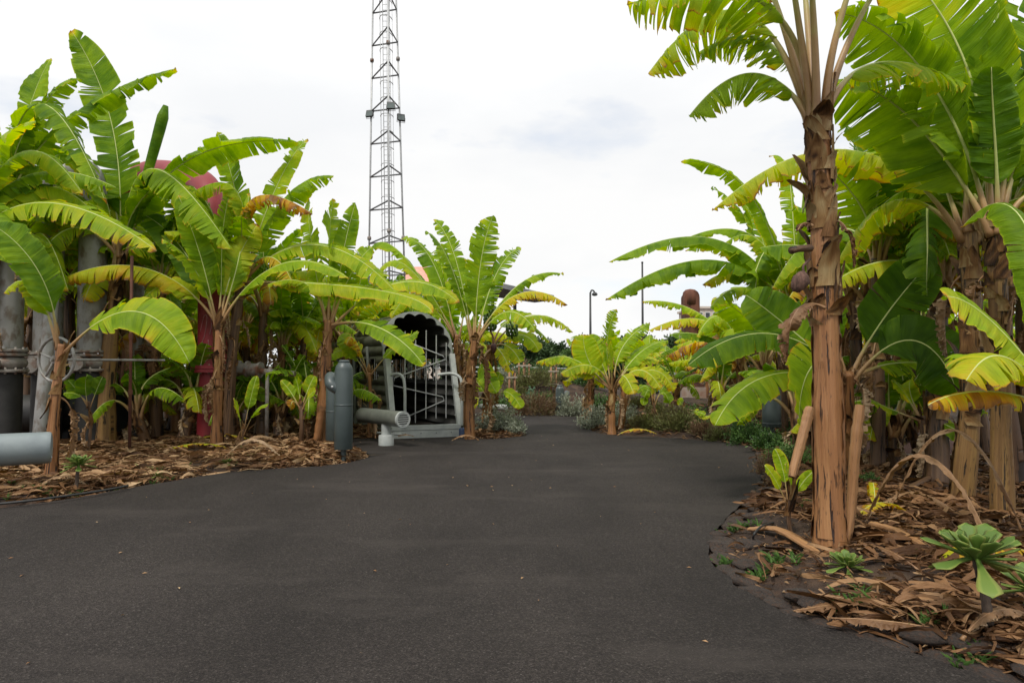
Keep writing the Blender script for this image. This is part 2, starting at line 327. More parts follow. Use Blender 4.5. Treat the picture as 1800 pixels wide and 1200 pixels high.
# ------------------------------------------------------------------ mesh helpers
class MB:
    def __init__(s):
        s.v, s.f, s.n = [], [], 0
        s.at = {'age': [], 'lu': [], 'lv': []}
    def add(s, v, f, age=0.0, lu=0.0, lv=0.0):
        v = np.asarray(v, float).reshape(-1, 3)
        o = s.n
        s.v.append(v); s.n += len(v)
        s.f.extend([tuple(i + o for i in q) for q in f])
        for k, a in (('age', age), ('lu', lu), ('lv', lv)):
            a = np.asarray(a, float)
            s.at[k].append(np.full(len(v), float(a)) if a.ndim == 0 else a.reshape(-1))
    def grid(s, g, age=0.0, lu=0.0, lv=0.0, closed=False):
        """g: (a,b,3) array of points"""
        a, b = g.shape[:2]
        f = []
        for i in range(a - 1):
            for j in range(b - 1 + (1 if closed else 0)):
                k = (j + 1) % b
                f.append((i * b + j, i * b + k, (i + 1) * b + k, (i + 1) * b + j))
        s.add(g.reshape(-1, 3), f, age, lu, lv)
    def tube(s, pts, rad, n=8, caps=True, age=0.0):
        pts = np.asarray(pts, float); k = len(pts)
        rad = np.full(k, float(rad)) if np.ndim(rad) == 0 else np.asarray(rad, float)
        tan = np.gradient(pts, axis=0); tan /= np.linalg.norm(tan, axis=1)[:, None] + 1e-9
        ref = np.array((0, 0, 1.0)) if abs(tan[0][2]) < 0.9 else np.array((1.0, 0, 0))
        rings = []
        u = np.cross(tan[0], ref); u /= np.linalg.norm(u)
        for i in range(k):
            u = u - tan[i] * np.dot(u, tan[i]); u /= np.linalg.norm(u) + 1e-9
            w = np.cross(tan[i], u)
            ang = np.arange(n) * 2 * math.pi / n
            rings.append(pts[i] + rad[i] * (np.cos(ang)[:, None] * u + np.sin(ang)[:, None] * w))
        g = np.array(rings)
        ag = np.repeat(np.asarray(age, float), n) if np.ndim(age) else age
        o = s.n
        s.grid(g, ag, np.tile(np.arange(n) / n, k), np.repeat(np.linspace(0, 1, k), n), closed=True)
        if caps:
            s.f.append(tuple(o + i for i in reversed(range(n))))
            s.f.append(tuple(o + (k - 1) * n + i for i in range(n)))
    def box(s, c, size, rz=0.0, axes=None):
        c = np.asarray(c, float); h = np.asarray(size, float) / 2
        if axes is None:
            ca, sa = math.cos(rz), math.sin(rz)
            axes = ((ca, sa, 0), (-sa, ca, 0), (0, 0, 1))
        ax = np.asarray(axes, float)
        v = [c + sx * h[0] * ax[0] + sy * h[1] * ax[1] + sz * h[2] * ax[2] for sx in (-1, 1) for sy in (-1, 1) for sz in (-1, 1)]
        s.add(v, [(0, 1, 3, 2), (4, 6, 7, 5), (0, 4, 5, 1), (2, 3, 7, 6), (0, 2, 6, 4), (1, 5, 7, 3)])
    def lathe(s, prof, n=24, c=(0, 0, 0), axes=((1, 0, 0), (0, 1, 0), (0, 0, 1)), caps=True):
        ax = np.asarray(axes, float); c = np.asarray(c, float)
        ang = np.arange(n) * 2 * math.pi / n
        g = np.array([[c + r_ * math.cos(q) * ax[0] + r_ * math.sin(q) * ax[1] + z * ax[2] for q in ang] for r_, z in prof])
        o = s.n
        s.grid(g, 0.0, np.tile(np.arange(n) / n, len(prof)), np.repeat(np.linspace(0, 1, len(prof)), n), closed=True)
        if caps:
            s.f.append(tuple(o + i for i in reversed(range(n))))
            s.f.append(tuple(o + (len(prof) - 1) * n + i for i in range(n)))
    def build(s, name, m, parent=None, loc=None, smooth=True, org=None, sharp=None):
        me = bpy.data.meshes.new(name)
        v = np.concatenate(s.v)
        if org is not None:
            v = v - np.asarray(org, float)
        me.from_pydata(v.tolist(), [], s.f)
        for k, a in s.at.items():
            at = me.attributes.new(k, 'FLOAT', 'POINT')
            at.data.foreach_set('value', np.concatenate(a).astype(np.float32))
        if smooth:
            me.polygons.foreach_set('use_smooth', [True] * len(me.polygons))
            if sharp is not None:
                me.set_sharp_from_angle(angle=R(sharp))
        me.materials.append(m)
        me.update()
        o = bpy.data.objects.new(name, me)
        COL.objects.link(o)
        if parent is not None:
            o.parent = parent
        if loc is not None:
            o.location = tuple(loc)
        return o

def tag(o, label=None, cat=None, group=None, kind=None):
    if label: o['label'] = label
    if cat: o['category'] = cat
    if group: o['group'] = group
    if kind: o['kind'] = kind
    return o
def empty(name, loc, label=None, cat=None, group=None, rz=0.0):
    o = bpy.data.objects.new(name, None)
    o.empty_display_size = 0.1
    COL.objects.link(o)
    o.location = tuple(loc); o.rotation_euler = (0, 0, rz)
    return tag(o, label, cat, group)
KIDS = {}
def copy_tree(o, loc, rz, sc, label, group=None):
    c = o.copy(); COL.objects.link(c)
    c.location = tuple(loc); c.rotation_euler = (0, 0, rz); c.scale = (sc, sc, sc)
    c['label'] = label
    if group: c['group'] = group
    for ch in o.children:
        d = ch.copy(); COL.objects.link(d); d.parent = c
        for g in ch.children:
            e = g.copy(); COL.objects.link(e); e.parent = d
    return c
def nrm(v):
    return v / (np.linalg.norm(v) + 1e-9)
def bez(S, Mi, T, n):
    C = 2 * Mi - 0.5 * (S + T)
    t = np.linspace(0, 1, n * 4)[:, None]
    q = (1 - t) ** 2 * S + 2 * t * (1 - t) * C + t * t * T
    d = np.concatenate(([0], np.cumsum(np.linalg.norm(np.diff(q, axis=0), axis=1))))
    s = np.linspace(0, d[-1], n)
    return np.stack([np.interp(s, d, q[:, i]) for i in range(3)], 1), d[-1]
def smooth_path(pts, n=40):
    """Catmull-Rom through the points"""
    p = [np.asarray(q, float) for q in pts]
    p = [2 * p[0] - p[1]] + p + [2 * p[-1] - p[-2]]
    out = []
    seg = len(p) - 3
    for i in range(seg):
        a, b_, c_, d = p[i:i + 4]
        for t in np.linspace(0, 1, max(2, n // seg), endpoint=(i == seg - 1)):
            out.append(0.5 * ((2 * b_) + (-a + c_) * t + (2 * a - 5 * b_ + 4 * c_ - d) * t * t + (-a + 3 * b_ - 3 * c_ + d) * t ** 3))
    return np.array(out)

# ------------------------------------------------------------------ banana plant pieces
def banana_leaf(root, org, S, Mi, T, W, age=0.35, roll=20.0, droop=45.0, tears=8, res=1.0, seed=0, pf=None, base_r=0.045, name='leaf', material='leaf', rough=1.0, crumple=0.0):
    rg = np.random.default_rng(seed)
    N = 44
    ch = np.asarray(T, float) - np.asarray(Mi, float)
    hzc = float(np.hypot(ch[0], ch[1]) / (np.linalg.norm(ch) + 1e-9))
    flat = float(np.clip((hzc - 0.62) / 0.3, 0, 1)) if droop > 12 and material == 'leaf' else 0.0
    W = W * (1.0 + 0.16 * flat)                       # long arching leaves are the wide old ones, folded down along the midrib
    droop = min(max(droop, droop + 26 * flat), max(droop, 84))
    roll = roll * (1 - 0.25 * flat)
    C, L = bez(np.asarray(S, float), np.asarray(Mi, float), np.asarray(T, float), N)
    # a gentle wander of the midrib
    wob = np.sin(np.linspace(0, rg.uniform(3, 6), N) + rg.uniform(0, 6)) * np.linspace(0, 1, N) * 0.018 * L
    tan = np.gradient(C, axis=0); tan /= np.linalg.norm(tan, axis=1)[:, None]
    out = np.array((T[0] - S[0], T[1] - S[1], 0.0)); out = nrm(out)
    Z = np.array((0, 0, 1.0))
    nref = nrm(Z - 0.35 * out)
    B = np.cross(tan, nref); B /= np.linalg.norm(B, axis=1)[:, None] + 1e-9
    C = C + B * wob[:, None]
    sg = 1.0 if (T[0] - S[0]) >= 0 else -1.0
    rl = R(roll) * sg + np.linspace(0, R(rg.uniform(-14, 14)), N)
    Nn = np.cross(B, tan)
    Br = B * np.cos(rl)[:, None] + np.cross(tan, B) * np.sin(rl)[:, None]
    Nr = np.cross(Br, tan)
    hz = np.sqrt(np.clip(1 - tan[:, 2] ** 2, 0, 1))
    Zp = Z - tan * tan[:, 2:3]
    Zp /= np.linalg.norm(Zp, axis=1)[:, None] + 1e-6
    D = -Zp * (hz ** 1.2)[:, None] - Nr * ((1 - hz) * 0.8 + 0.02)[:, None]
    D /= np.linalg.norm(D, axis=1)[:, None] + 1e-9
    if pf is None:
        pf = min(0.42, 0.34 / L + 0.08)
    i0 = int(pf * N)
    tl = np.linspace(0, 1, N)
    def at(arr, q):
        x = np.clip(pf + (1 - pf) * q, 0, 1)
        return np.stack([np.interp(x, tl, arr[:, i]) for i in range(3)], -1)
    mb = MB()
    nlat = max(3, int(6 * res) + 1)
    tipb = rg.uniform(0.2, 0.65) if (age > 0.24 and rg.random() < 0.7) else 0.0
    hpx = W / 2 * (1 + rg.uniform(-0.06, 0.06))
    for s_ in (-1, 1):
        nt_ = max(3, int((tears * 1.75 + 4) * rg.uniform(0.8, 1.3)))
        cuts = np.sort(rg.uniform(0.04, 0.97, nt_))
        edges = [0.0] + [c for c in cuts] + [1.0]
        edges = [edges[0]] + [b_ for a_, b_ in zip(edges, edges[1:]) if b_ - a_ > 0.006 or b_ == 1.0]
        if edges[-1] != 1.0:
            edges.append(1.0)
        hang = rg.uniform(0.85, 1.15)
        ph = rg.uniform(0, 6.28)
        side_dr = rg.uniform(-10, 10)
        for a_, b_ in zip(edges, edges[1:]):
            w_ = b_ - a_
            nl = max(3, int(round(w_ * 46 * res)) + 1)
            q = np.linspace(a_, b_, nl)
            u = np.linspace(0, 1, nlat)
            torn = nt_ > 2
            depth = rg.uniform(0.02, 0.55)        # where the tear begins, counted from the midrib
            gap = min(0.35, rg.uniform(0.001, 0.010) * min(1.6, 0.5 + tears / 12) / max(w_, 0.01)) * rough
            dr = R(droop * hang + side_dr + (rg.normal(0, 7 + min(9, tears * 0.6)) if torn else 0) + (rg.choice((0, 0, 0, 22)) if tears > 9 else 0))
            kick = rg.normal(0, 0.10) * min(1, tears / 12) * rough
            cut = 1 - (rg.uniform(0, 0.05) if rg.random() < 0.75 else rg.uniform(0.05, 0.22)) * min(1, tears / 14)
            Q, U = np.meshgrid(q, u, indexing='ij')
            prof = np.minimum(1, (np.clip(Q, 0, 1) / 0.14 + 0.01) ** 0.55) * np.clip(1 - np.clip((Q - 0.45) / 0.55, 0, 1) ** 2.6, 0.0, 1) ** 0.68
            prof = np.maximum(prof, 0.02)
            w = hpx * prof * cut
            cen = (a_ + b_) / 2
            Uo = np.clip((U - depth) / (1 - depth), 0, 1)
            Qs = Q + (cen - Q) * gap * Uo ** 1.3 + 0.0
            Qs = Qs + (kick * 0.12) * Uo
            base = at(C, Qs); TT = at(tan, Qs); BB = at(Br, Qs); DD = at(D, Qs)
            pos = base.copy()
            fold = R(-14 + rg.uniform(-3, 3)) * (1 - min(1, droop / 70))
            du = 1.0 / (nlat - 1)
            lr = np.linspace(-1, 1, nl)
            curl = rg.normal(0, 0.45) * rough; tilt = rg.normal(0, 0.30) * min(1.0, 0.35 + tears / 12)
            acc = np.zeros_like(pos)
            for j in range(1, nlat):
                uu = (j - 0.5) * du
                phi = fold + dr * uu ** 0.75 + curl * 0.5 * uu * uu
                dvec = math.cos(phi) * BB[:, j] * s_ + math.sin(phi) * DD[:, j]
                dvec /= np.linalg.norm(dvec, axis=1)[:, None] + 1e-9
                acc[:, j] = acc[:, j - 1] + dvec * (w[:, j] * du)[:, None]
            pos = base + acc + TT * (w * U * 0.28)[..., None]
            # ribs between the veins bulge a little, the margin ripples
            ripple = 0.020 * np.sin(Q * L * 9 + ph + 2 * np.sin(Q * 5)) * U ** 2 + 0.007 * np.sin(Q * L * 41 + ph * 2) * U
            ripple = ripple + 0.02 * w_ / 0.1 * min(1, w_) * (1 - lr[:, None] ** 2) * U
            NN = at(Nr, Qs)
            pos = pos + NN * (ripple * min(1.0, W / 0.4) + tilt * lr[:, None] * min(w_ * L, 0.14) * 0.5 * U ** 1.2)[..., None]
            if crumple:
                pos = pos + rg.normal(0, crumple, pos.shape) * U[..., None]
            ag = age + rg.normal(0, 0.035) + 0.10 * np.clip((Q - 0.8) / 0.2, 0, 1) * (age > 0.4) + U ** 8 * (rg.uniform(0, 0.12) if rg.random() < 0.6 else rg.uniform(0.1, 0.5)) * min(1.0, max(0.15, age * 2.2 - 0.3)) + tipb * np.clip((Q - 0.955) / 0.045, 0, 1)
            if age > 0.6 and material == 'leaf':
                ag = ag + rg.uniform(-0.12, 0.16)
            if rg.random() < 0.06 and age > 0.3:
                ag = ag + rg.uniform(0.1, 0.25) * U
            f = ag if np.ndim(ag) == 2 else np.full_like(Q, ag)
            mb.grid(pos if s_ > 0 else pos[::-1], f if s_ > 0 else f[::-1], U, (Q * L + seed % 17) if s_ > 0 else (Q * L + seed % 17)[::-1] + 40)
    lf = mb.build(name, M[material], root, org=org)
    # stalk and midrib
    st = MB()
    k = int(20 * res) + 8
    q = np.linspace(0, 1, k)
    pts = np.stack([np.interp(q, tl, C[:, i]) for i in range(3)], -1)
    rr = np.interp(q, [0, 0.06, pf, pf + 0.08, 1], [base_r, base_r * 0.72, base_r * 0.42, base_r * 0.33, 0.0035])
    nn = np.stack([np.interp(q, tl, Nr[:, i]) for i in range(3)], -1)
    pts = pts - nn * (rr * 0.55)[:, None]
    sa = np.interp(q, [0, pf * 0.6, pf, pf + 0.1, 1], [0.05, 0.3, 0.55, 0.85, 0.8])
    if material != 'leaf' or age > 0.85:
        sa = sa * 0 + 0.1
    st.tube(pts, rr, 7 if res >= 1 else 5, True, sa)
    so = st.build('stalk', M['stalk'], lf, org=org)
    return lf

def pseudostem(root, org, path, r0, r1, seed, nside=16, material='stem', flakes=14, flake_from=0.45, flake_sep=False, flare=1.25, plates=0):
    rg = np.random.default_rng(seed)
    pts = smooth_path(path, 48)
    k = len(pts)
    if flare > 1.2: r0 *= 0.84; flare = 1.16
    h = np.concatenate(([0], np.cumsum(np.linalg.norm(np.diff(pts, axis=0), axis=1))))
    L = h[-1]; t = h / L
    rad = r0 + (r1 - r0) * t ** 0.8
    rad = rad * (1 + (flare - 1) * np.exp(-t * 9)) * (1 + 0.05 * np.sin(t * 19 + seed))
    tan = np.gradient(pts, axis=0); tan /= np.linalg.norm(tan, axis=1)[:, None]
    ux = np.cross(tan, (0, 1.0, 0)); ux /= np.linalg.norm(ux, axis=1)[:, None]
    uy = np.cross(tan, ux)
    ang = np.arange(nside) * 2 * math.pi / nside
    ridge = rg.uniform(0.90, 1.10, nside)
    tw = rg.uniform(-0.8, 0.8)
    g = np.zeros((k, nside, 3))
    for i in range(k):
        rr = rad[i] * (ridge * (1 - 0.35 * t[i]) + 0.35 * t[i]) * (1 + rg.normal(0, 0.012, nside))
        # sheaths overlap: steps in the outline climb with the height
        stp = 1 + 0.055 * ((ang / (2 * math.pi) * 3 + t[i] * 4.2) % 1.0) - 0.02
        a = ang + tw * t[i]
        g[i] = pts[i] + (rr * stp)[:, None] * (np.cos(a)[:, None] * ux[i] + np.sin(a)[:, None] * uy[i])
    mb = MB()
    mb.grid(g, 0.5, np.tile(np.abs(np.linspace(-1, 1, nside)), k) + seed % 7, np.repeat(h, nside) + seed % 5, closed=True)
    mb.f.append(tuple((k - 1) * nside + i for i in range(nside)))
    so = mb.build('pseudostem', M[material], root, org=org)
    # long outer sheaths overlap on the lower trunk, each with its own uneven edge
    for j in range(plates):
        a0 = rg.uniform(0, 6.28) if j else 4.3; half = rg.uniform(0.45, 0.95); t0 = rg.uniform(0.0, 0.04); t1 = rg.uniform(0.42, 0.72)
        nr_, nc = 30, 9
        g2 = np.zeros((nr_, nc, 3)); eL = np.cumsum(rg.normal(0, 0.05, nr_)); eR = np.cumsum(rg.normal(0, 0.05, nr_))
        for a_ in range(nr_):
            v = t0 + (t1 - t0) * a_ / (nr_ - 1); i = int(np.clip(np.searchsorted(t, v), 1, k - 2))
            lo_, hi_ = a0 - half + eL[a_] * 0.5, a0 + half + eR[a_] * 0.5
            if a_ > nr_ - 8: q = (a_ - nr_ + 8) / 8; lo_ += half * 0.7 * q; hi_ -= half * 0.7 * q
            for c_ in range(nc):
                an = lo_ + (hi_ - lo_) * c_ / (nc - 1); x_ = abs(c_ / (nc - 1) * 2 - 1)
                rb = np.interp(v, t, rad) * 1.075 + 0.004 + 0.010 * (x_ > 0.9) * rg.random() + 0.012 * max(0, (a_ - nr_ + 5) / 5) * rg.random() - (0.012 if x_ > 0.99 and rg.random() < 0.5 else 0)
                bp = np.array([np.interp(v, t, pts[:, d]) for d in range(3)])
                g2[a_, c_] = bp + rb * (math.cos(an) * ux[i] + math.sin(an) * uy[i])
        mbp = MB(); mbp.grid(g2, 0.5, np.tile(np.linspace(0, 0.45, nc), nr_) + j * 2.7 + seed % 7, np.repeat(np.linspace(t0, t1, nr_) * L, nc) + j * 1.9)
        mbp.build('outer_sheath', M[material], root, org=org)
    # peeling sheath bases
    acc = MB()
    for j in range(flakes):
        tt = flake_from + (1.0 - flake_from) * (j + rg.uniform(0.0, 0.9)) / flakes
        tt = min(tt, 0.995)
        i = int(np.searchsorted(t, tt)); i = min(max(i, 1), k - 2)
        a0 = j * 2.4 + rg.uniform(-1.0, 1.0); skew = rg.normal(0, 0.35)
        hl = (rg.uniform(0.07, 0.22) if rg.random() < 0.5 else rg.uniform(0.22, 0.5)) * (0.55 + r0 * 3)
        wd = rg.uniform(0.55, 1.0)
        nr_, nc = 6, 5
        peel = rg.uniform(0.0, 0.045) if rg.random() < 0.82 else rg.uniform(0.06, 0.16)
        up = rg.random() < 0.92
        patch = np.zeros((nr_, nc, 3))
        for a_ in range(nr_):
            v = a_ / (nr_ - 1)
            ww = wd * ((1 - v) ** 0.7 * 0.9 + 0.10) * (1 + rg.normal(0, 0.10))
            for c_ in range(nc):
                q = c_ / (nc - 1) * 2 - 1
                an = a0 + q * ww + skew * v
                zz = hl * v * (1 if up else -0.8)
                hh = h[i] + zz
                bp = np.array([np.interp(hh, h, pts[:, d]) for d in range(3)]); bp[2] += max(0, hh - L)
                rb = np.interp(min(hh, L), h, rad) * 1.05 + 0.006 + peel * v ** 2.2 + 0.012 * rg.random() + 0.012 * abs(q)
                patch[a_, c_] = bp + rb * (math.cos(an) * ux[i] + math.sin(an) * uy[i])
        mb2 = MB() if flake_sep else acc
        uu = np.tile(np.abs(np.linspace(-1, 1, nc)), nr_) * 0.9
        vv = np.repeat(np.linspace(0, 1, nr_), nc)
        mb2.grid(patch, np.clip(rg.uniform(0.18, 0.85) + vv * rg.uniform(-0.35, 0.35) + (rg.uniform(-0.5, 0.15) if rg.random() < 0.5 else 0.1) * uu ** 2 + rg.normal(0, 0.14, len(uu)), 0, 1), uu, vv * hl * 0.3 + j * 3.3 + uu * 1.6)
        if flake_sep:
            mb2.build('dry_sheath', M['sheath'], root, org=org)
    if flakes and not flake_sep:
        tag(acc.build('dry_sheath', M['sheath'], root, org=org), kind='stuff')
    return pts, rad, t

LEAFN = [0]
def plant(name, label, base, top, r0, r1, leaves, d_top=None, depth=None, lean=None, group='banana plants along the path', material='stem', flakes=12,
          seed=1, extra=0, hang=2, res=1.0, nside=16, flake_sep=False, flake_from=0.4, cat='banana plant', flare=1.25, ex_len=(1.2, 1.7), ex_age=(0.22, 0.45), ex_az=None):
    """base, top: pixels; leaves: (mid px, mid py, tip px, tip py, depth offset, width, age, roll, droop, tears)"""
    rg = np.random.default_rng(seed + 1000)
    b_ = np.array((X(base[0], depth), depth, HT(X(base[0], depth), depth) - 0.03)) if depth else G(*base)
    d = b_[1]
    t_ = P(top[0], top[1], d if d_top is None else d_top)
    root = empty(name, b_, label, cat, group)
    mid = (b_ + t_) / 2 + np.array((rg.normal(0, 0.03), rg.normal(0, 0.03), 0))
    if lean is not None:
        mid = P(lean[0], lean[1], (b_[1] + t_[1]) / 2)
    pts, rad, tt = pseudostem(root, b_, [b_, mid, t_], r0, r1, seed, nside, material, flakes, flake_from, flake_sep, flare, (5 if res > 1.6 else 3 if res >= 1.3 else 0))
    axis = nrm(pts[-1] - pts[-6])
    for i, lf in enumerate(leaves):
        mx_, my_, tx, ty, dd, W, age, roll, droop, tears = lf[:10]
        Tp = P(tx, ty, t_[1] + dd); Mp = P(mx_, my_, t_[1] + dd * 0.5)
        out = nrm(np.array((Tp[0] - t_[0], Tp[1] - t_[1], 0)))
        S = t_ + out * r1 * 0.45 - axis * rg.uniform(0.02, 0.16)
        LEAFN[0] += 1
        banana_leaf(root, b_, S, Mp, Tp, W, age, roll, droop, tears, res, seed * 131 + i * 7 + 3, pf=lf[10] if len(lf) > 10 else None, base_r=r1 * 0.62)
    rand_leaves(root, b_, t_, axis, r1, extra, rg, ex_len, ex_age, res, seed, ex_az)
    dead_leaves(root, b_, pts, rad, tt, hang, rg, res, seed)
    return root, b_, t_

def rand_leaves(root, org, t_, axis, r1, n, rg, ln, ages, res, seed, az=None):
    ph = rg.uniform(0, 6.28)
    for i in range(n):
        q = i / max(1, n - 1)
        a = (ph + i * 2.39996 + rg.normal(0, 0.2)) if az is None else rg.uniform(*az)
        L = rg.uniform(*ln)
        el0 = R(82 - 42 * q + rg.normal(0, 6))
        out = np.array((math.cos(a), math.sin(a), 0))
        S = t_ + out * r1 * 0.45 - axis * rg.uniform(0.02, 0.2)
        Mi = S + out * L * 0.46 * math.cos(el0) + np.array((0, 0, 1)) * L * 0.46 * math.sin(el0)
        el1 = el0 - R(22 + 62 * q + rg.normal(0, 10))
        T = Mi + out * L * 0.52 * math.cos(el1) + np.array((0, 0, 1)) * L * 0.52 * math.sin(el1)
        age = ages[0] + (ages[1] - ages[0]) * q + rg.normal(0, 0.04)
        if q > 0.8 and rg.random() < 0.4:
            age += 0.2
        banana_leaf(root, org, S, Mi, T, L * rg.uniform(0.27, 0.35), age, rg.uniform(-25, 25), 25 + 45 * q + rg.normal(0, 8),
                    int(4 + 14 * rg.random() * (0.4 + q)), res, seed * 57 + i * 11 + 500, base_r=max(0.03, r1 * 0.6))

def dead_leaves(root, org, pts, rad, tt, n, rg, res, seed):
    k = len(pts)
    for i in range(n):
        f = rg.uniform(0.55, 0.97)
        j = int(f * (k - 1))
        a = rg.uniform(0, 6.28)
        out = np.array((math.cos(a), math.sin(a), 0))
        S = pts[j] + out * rad[j]
        L = rg.uniform(0.35, 0.95)
        L = min(L, max(0.25, (S[2] - org[2]) * 0.9))
        Mi = S + out * 0.10 * L + out * 0.05 + np.array((0, 0, -0.32 * L))
        T = S + out * 0.14 * L + np.array((rg.normal(0, 0.05), rg.normal(0, 0.05), -L))
        banana_leaf(root, org, S, Mi, T, rg.uniform(0.10, 0.22), rg.uniform(0.25, 0.95), rg.uniform(-60, 60), rg.uniform(60, 120), 9, min(res, 0.7), seed * 77 + i * 5 + 90,
                    pf=0.18, base_r=0.016, name='dry_leaf', material='dry', rough=1.6, crumple=0.012)

# ------------------------------------------------------------------ ground and path
LEFT_PX = [(-260, 935), (0, 893), (110, 878), (200, 862), (300, 845), (400, 830), (500, 822), (570, 818), (620, 811), (648, 803), (645, 796), (618, 787),
           (560, 782), (545, 777), (600, 772), (660, 770), (692, 770), (806, 766), (830, 771), (868, 771), (920, 766), (925, 761), (918, 752), (900, 745), (868, 742), (800, 741)]
FAR_PX = [(790, 733), (850, 733), (907, 731), (952, 726), (1000, 723), (1019, 722)]
RIGHT_PX = [(1016, 733), (1018, 745), (1036, 755), (1060, 762), (1110, 766), (1160, 768), (1250, 775), (1306, 783), (1330, 800), (1336, 830), (1326, 860), (1292, 895), (1257, 935), (1246, 960),
            (1258, 995), (1316, 1040), (1400, 1082), (1500, 1114), (1620, 1152), (1760, 1200), (1960, 1275)]
def dense(pts, jit, seed):
    q = smooth_path([G(*p) for p in pts], len(pts) * 7)
    rg = np.random.default_rng(seed)
    q[1:-1, :2] += rg.normal(0, jit, (len(q) - 2, 2))
    return q
LEFT_E, FAR_E, RIGHT_E = dense(LEFT_PX, 0.012, 1), dense(FAR_PX, 0.01, 2), dense(RIGHT_PX, 0.016, 3)
PATH = np.concatenate((LEFT_E, FAR_E, RIGHT_E, np.array([(5.2, 0.5, 0), (5.2, -4, 0), (-9, -4, 0), (-9, 5, 0)])))[:, :2]

def path_sd(p):
    """signed distance to the asphalt outline: negative on the asphalt"""
    p = np.asarray(p, float).reshape(-1, 2)
    a = PATH; b_ = np.roll(PATH, -1, 0)
    dmin = np.full(len(p), 1e9); ins = np.zeros(len(p), bool)
    for (ax, ay), (bx, by) in zip(a, b_):
        ex, ey = bx - ax, by - ay
        l2 = ex * ex + ey * ey + 1e-12
        tt = np.clip(((p[:, 0] - ax) * ex + (p[:, 1] - ay) * ey) / l2, 0, 1)
        dd = (p[:, 0] - ax - tt * ex) ** 2 + (p[:, 1] - ay - tt * ey) ** 2
        dmin = np.minimum(dmin, dd)
        c = ((ay > p[:, 1]) != (by > p[:, 1]))
        with np.errstate(divide='ignore', invalid='ignore'):
            xi = ex * (p[:, 1] - ay) / (ey if ey != 0 else 1e-12) + ax
        ins ^= c & (p[:, 0] < xi)
    return np.sqrt(dmin) * np.where(ins, -1, 1)
def sst(a, b_, x):
    t = np.clip((x - a) / (b_ - a), 0, 1)
    return t * t * (3 - 2 * t)
MOUNDS = [(X(930, 23.5), 24.0, 2.6, 2.6, 0.75), (X(1230, 20), 20.5, 3.2, 2.5, 0.35), (X(980, 26), 27, 4, 3, 0.5)]
GRAVEL = [G(1500, 806), G(1560, 806), G(1900, 806), G(2300, 806), G(2300, 772), G(1900, 774), G(1500, 776)]
def heights(x, y):
    sd = path_sd(np.stack((x, y), 1))
    h = -0.05 + 0.11 * sst(-0.03, 0.45, sd)
    for cx, cy, rx, ry, am in MOUNDS:
        h = h + am * np.exp(-((x - cx) / rx) ** 2 - ((y - cy) / ry) ** 2) * sst(0.1, 2.2, sd)
    near = np.exp(-(np.hypot(x, y - 8) / 22) ** 2)
    n = 0.035 * np.sin(x * 2.1 + 1.3 * np.sin(y * 1.7)) * np.sin(y * 2.4 + x * 0.6) + 0.018 * np.sin(x * 7.3 + y * 3.1) * np.sin(y * 6.7 - x * 2.2)
    h = h + n * near * sst(0.05, 0.6, sd)
    # the gravel walk on the other side of the right bed lies level
    gx0, gy0, gy1 = GRAVEL[0][0], GRAVEL[0][1], GRAVEL[4][1]
    w = sst(gx0 - 0.6, gx0, x) * sst(gy0 - 0.5, gy0, y) * (1 - sst(gy1, gy1 + 0.5, y))
    return h * (1 - w) + (-0.01) * w
def HT(x, y):
    return float(heights(np.array([x]), np.array([y]))[0])

def axis_steps(lo, hi, step, far):
    a = list(np.arange(lo, hi + 1e-6, step))
    s = step
    while a[-1] < far:
        s *= 1.35; a.append(a[-1] + s)
    s = step
    while a[0] > -far:
        s *= 1.35; a.insert(0, a[0] - s)
    return np.array(a)
gx, gy = axis_steps(-12, 12, 0.16, 420), axis_steps(0, 30, 0.16, 420)
GX, GY = np.meshgrid(gx, gy, indexing='ij')
GZ = heights(GX.ravel(), GY.ravel()).reshape(GX.shape)
mb = MB(); mb.grid(np.stack((GX, GY, GZ), -1))
mb.f = [q[::-1] for q in mb.f]
tag(mb.build('ground', M['soil']), 'brown soil of the planting beds and the land beyond', kind='structure')

from mathutils.geometry import tessellate_polygon
def sheet(name, pts, z, m, label, kind='structure'):
    v = [(p[0], p[1], z) for p in pts]
    tris = tessellate_polygon([[Vector(p) for p in v]])
    me = bpy.data.meshes.new(name)
    fs = []
    for t in tris:
        a, b_, c = (v[i] for i in t)
        cr = (b_[0] - a[0]) * (c[1] - a[1]) - (b_[1] - a[1]) * (c[0] - a[0])
        fs.append(tuple(t) if cr > 0 else tuple(reversed(t)))
    me.from_pydata(v, [], fs)
    me.materials.append(m)
    o = bpy.data.objects.new(name, me); COL.objects.link(o)
    return tag(o, label, kind=kind)
sheet('path', [(p[0], p[1]) for p in PATH], 0.0, M['asphalt'], 'dark grey asphalt path bending between the planting beds')
sheet('gravel_walk', GRAVEL, 0.005, M['gravel'], 'reddish lava gravel walk behind the bed of tall banana plants')
mb = MB(); q = [G(p, 807.5) for p in (1500, 1700, 1950, 2300)]
for a, b_ in zip(q, q[1:]):
    mb.box(((a[0] + b_[0]) / 2, a[1], 0.025), (b_[0] - a[0] - 0.004, 0.10, 0.11))
tag(mb.build('kerb', M['kerb'], smooth=False), 'pale concrete kerb along the near side of the red gravel walk', kind='structure')

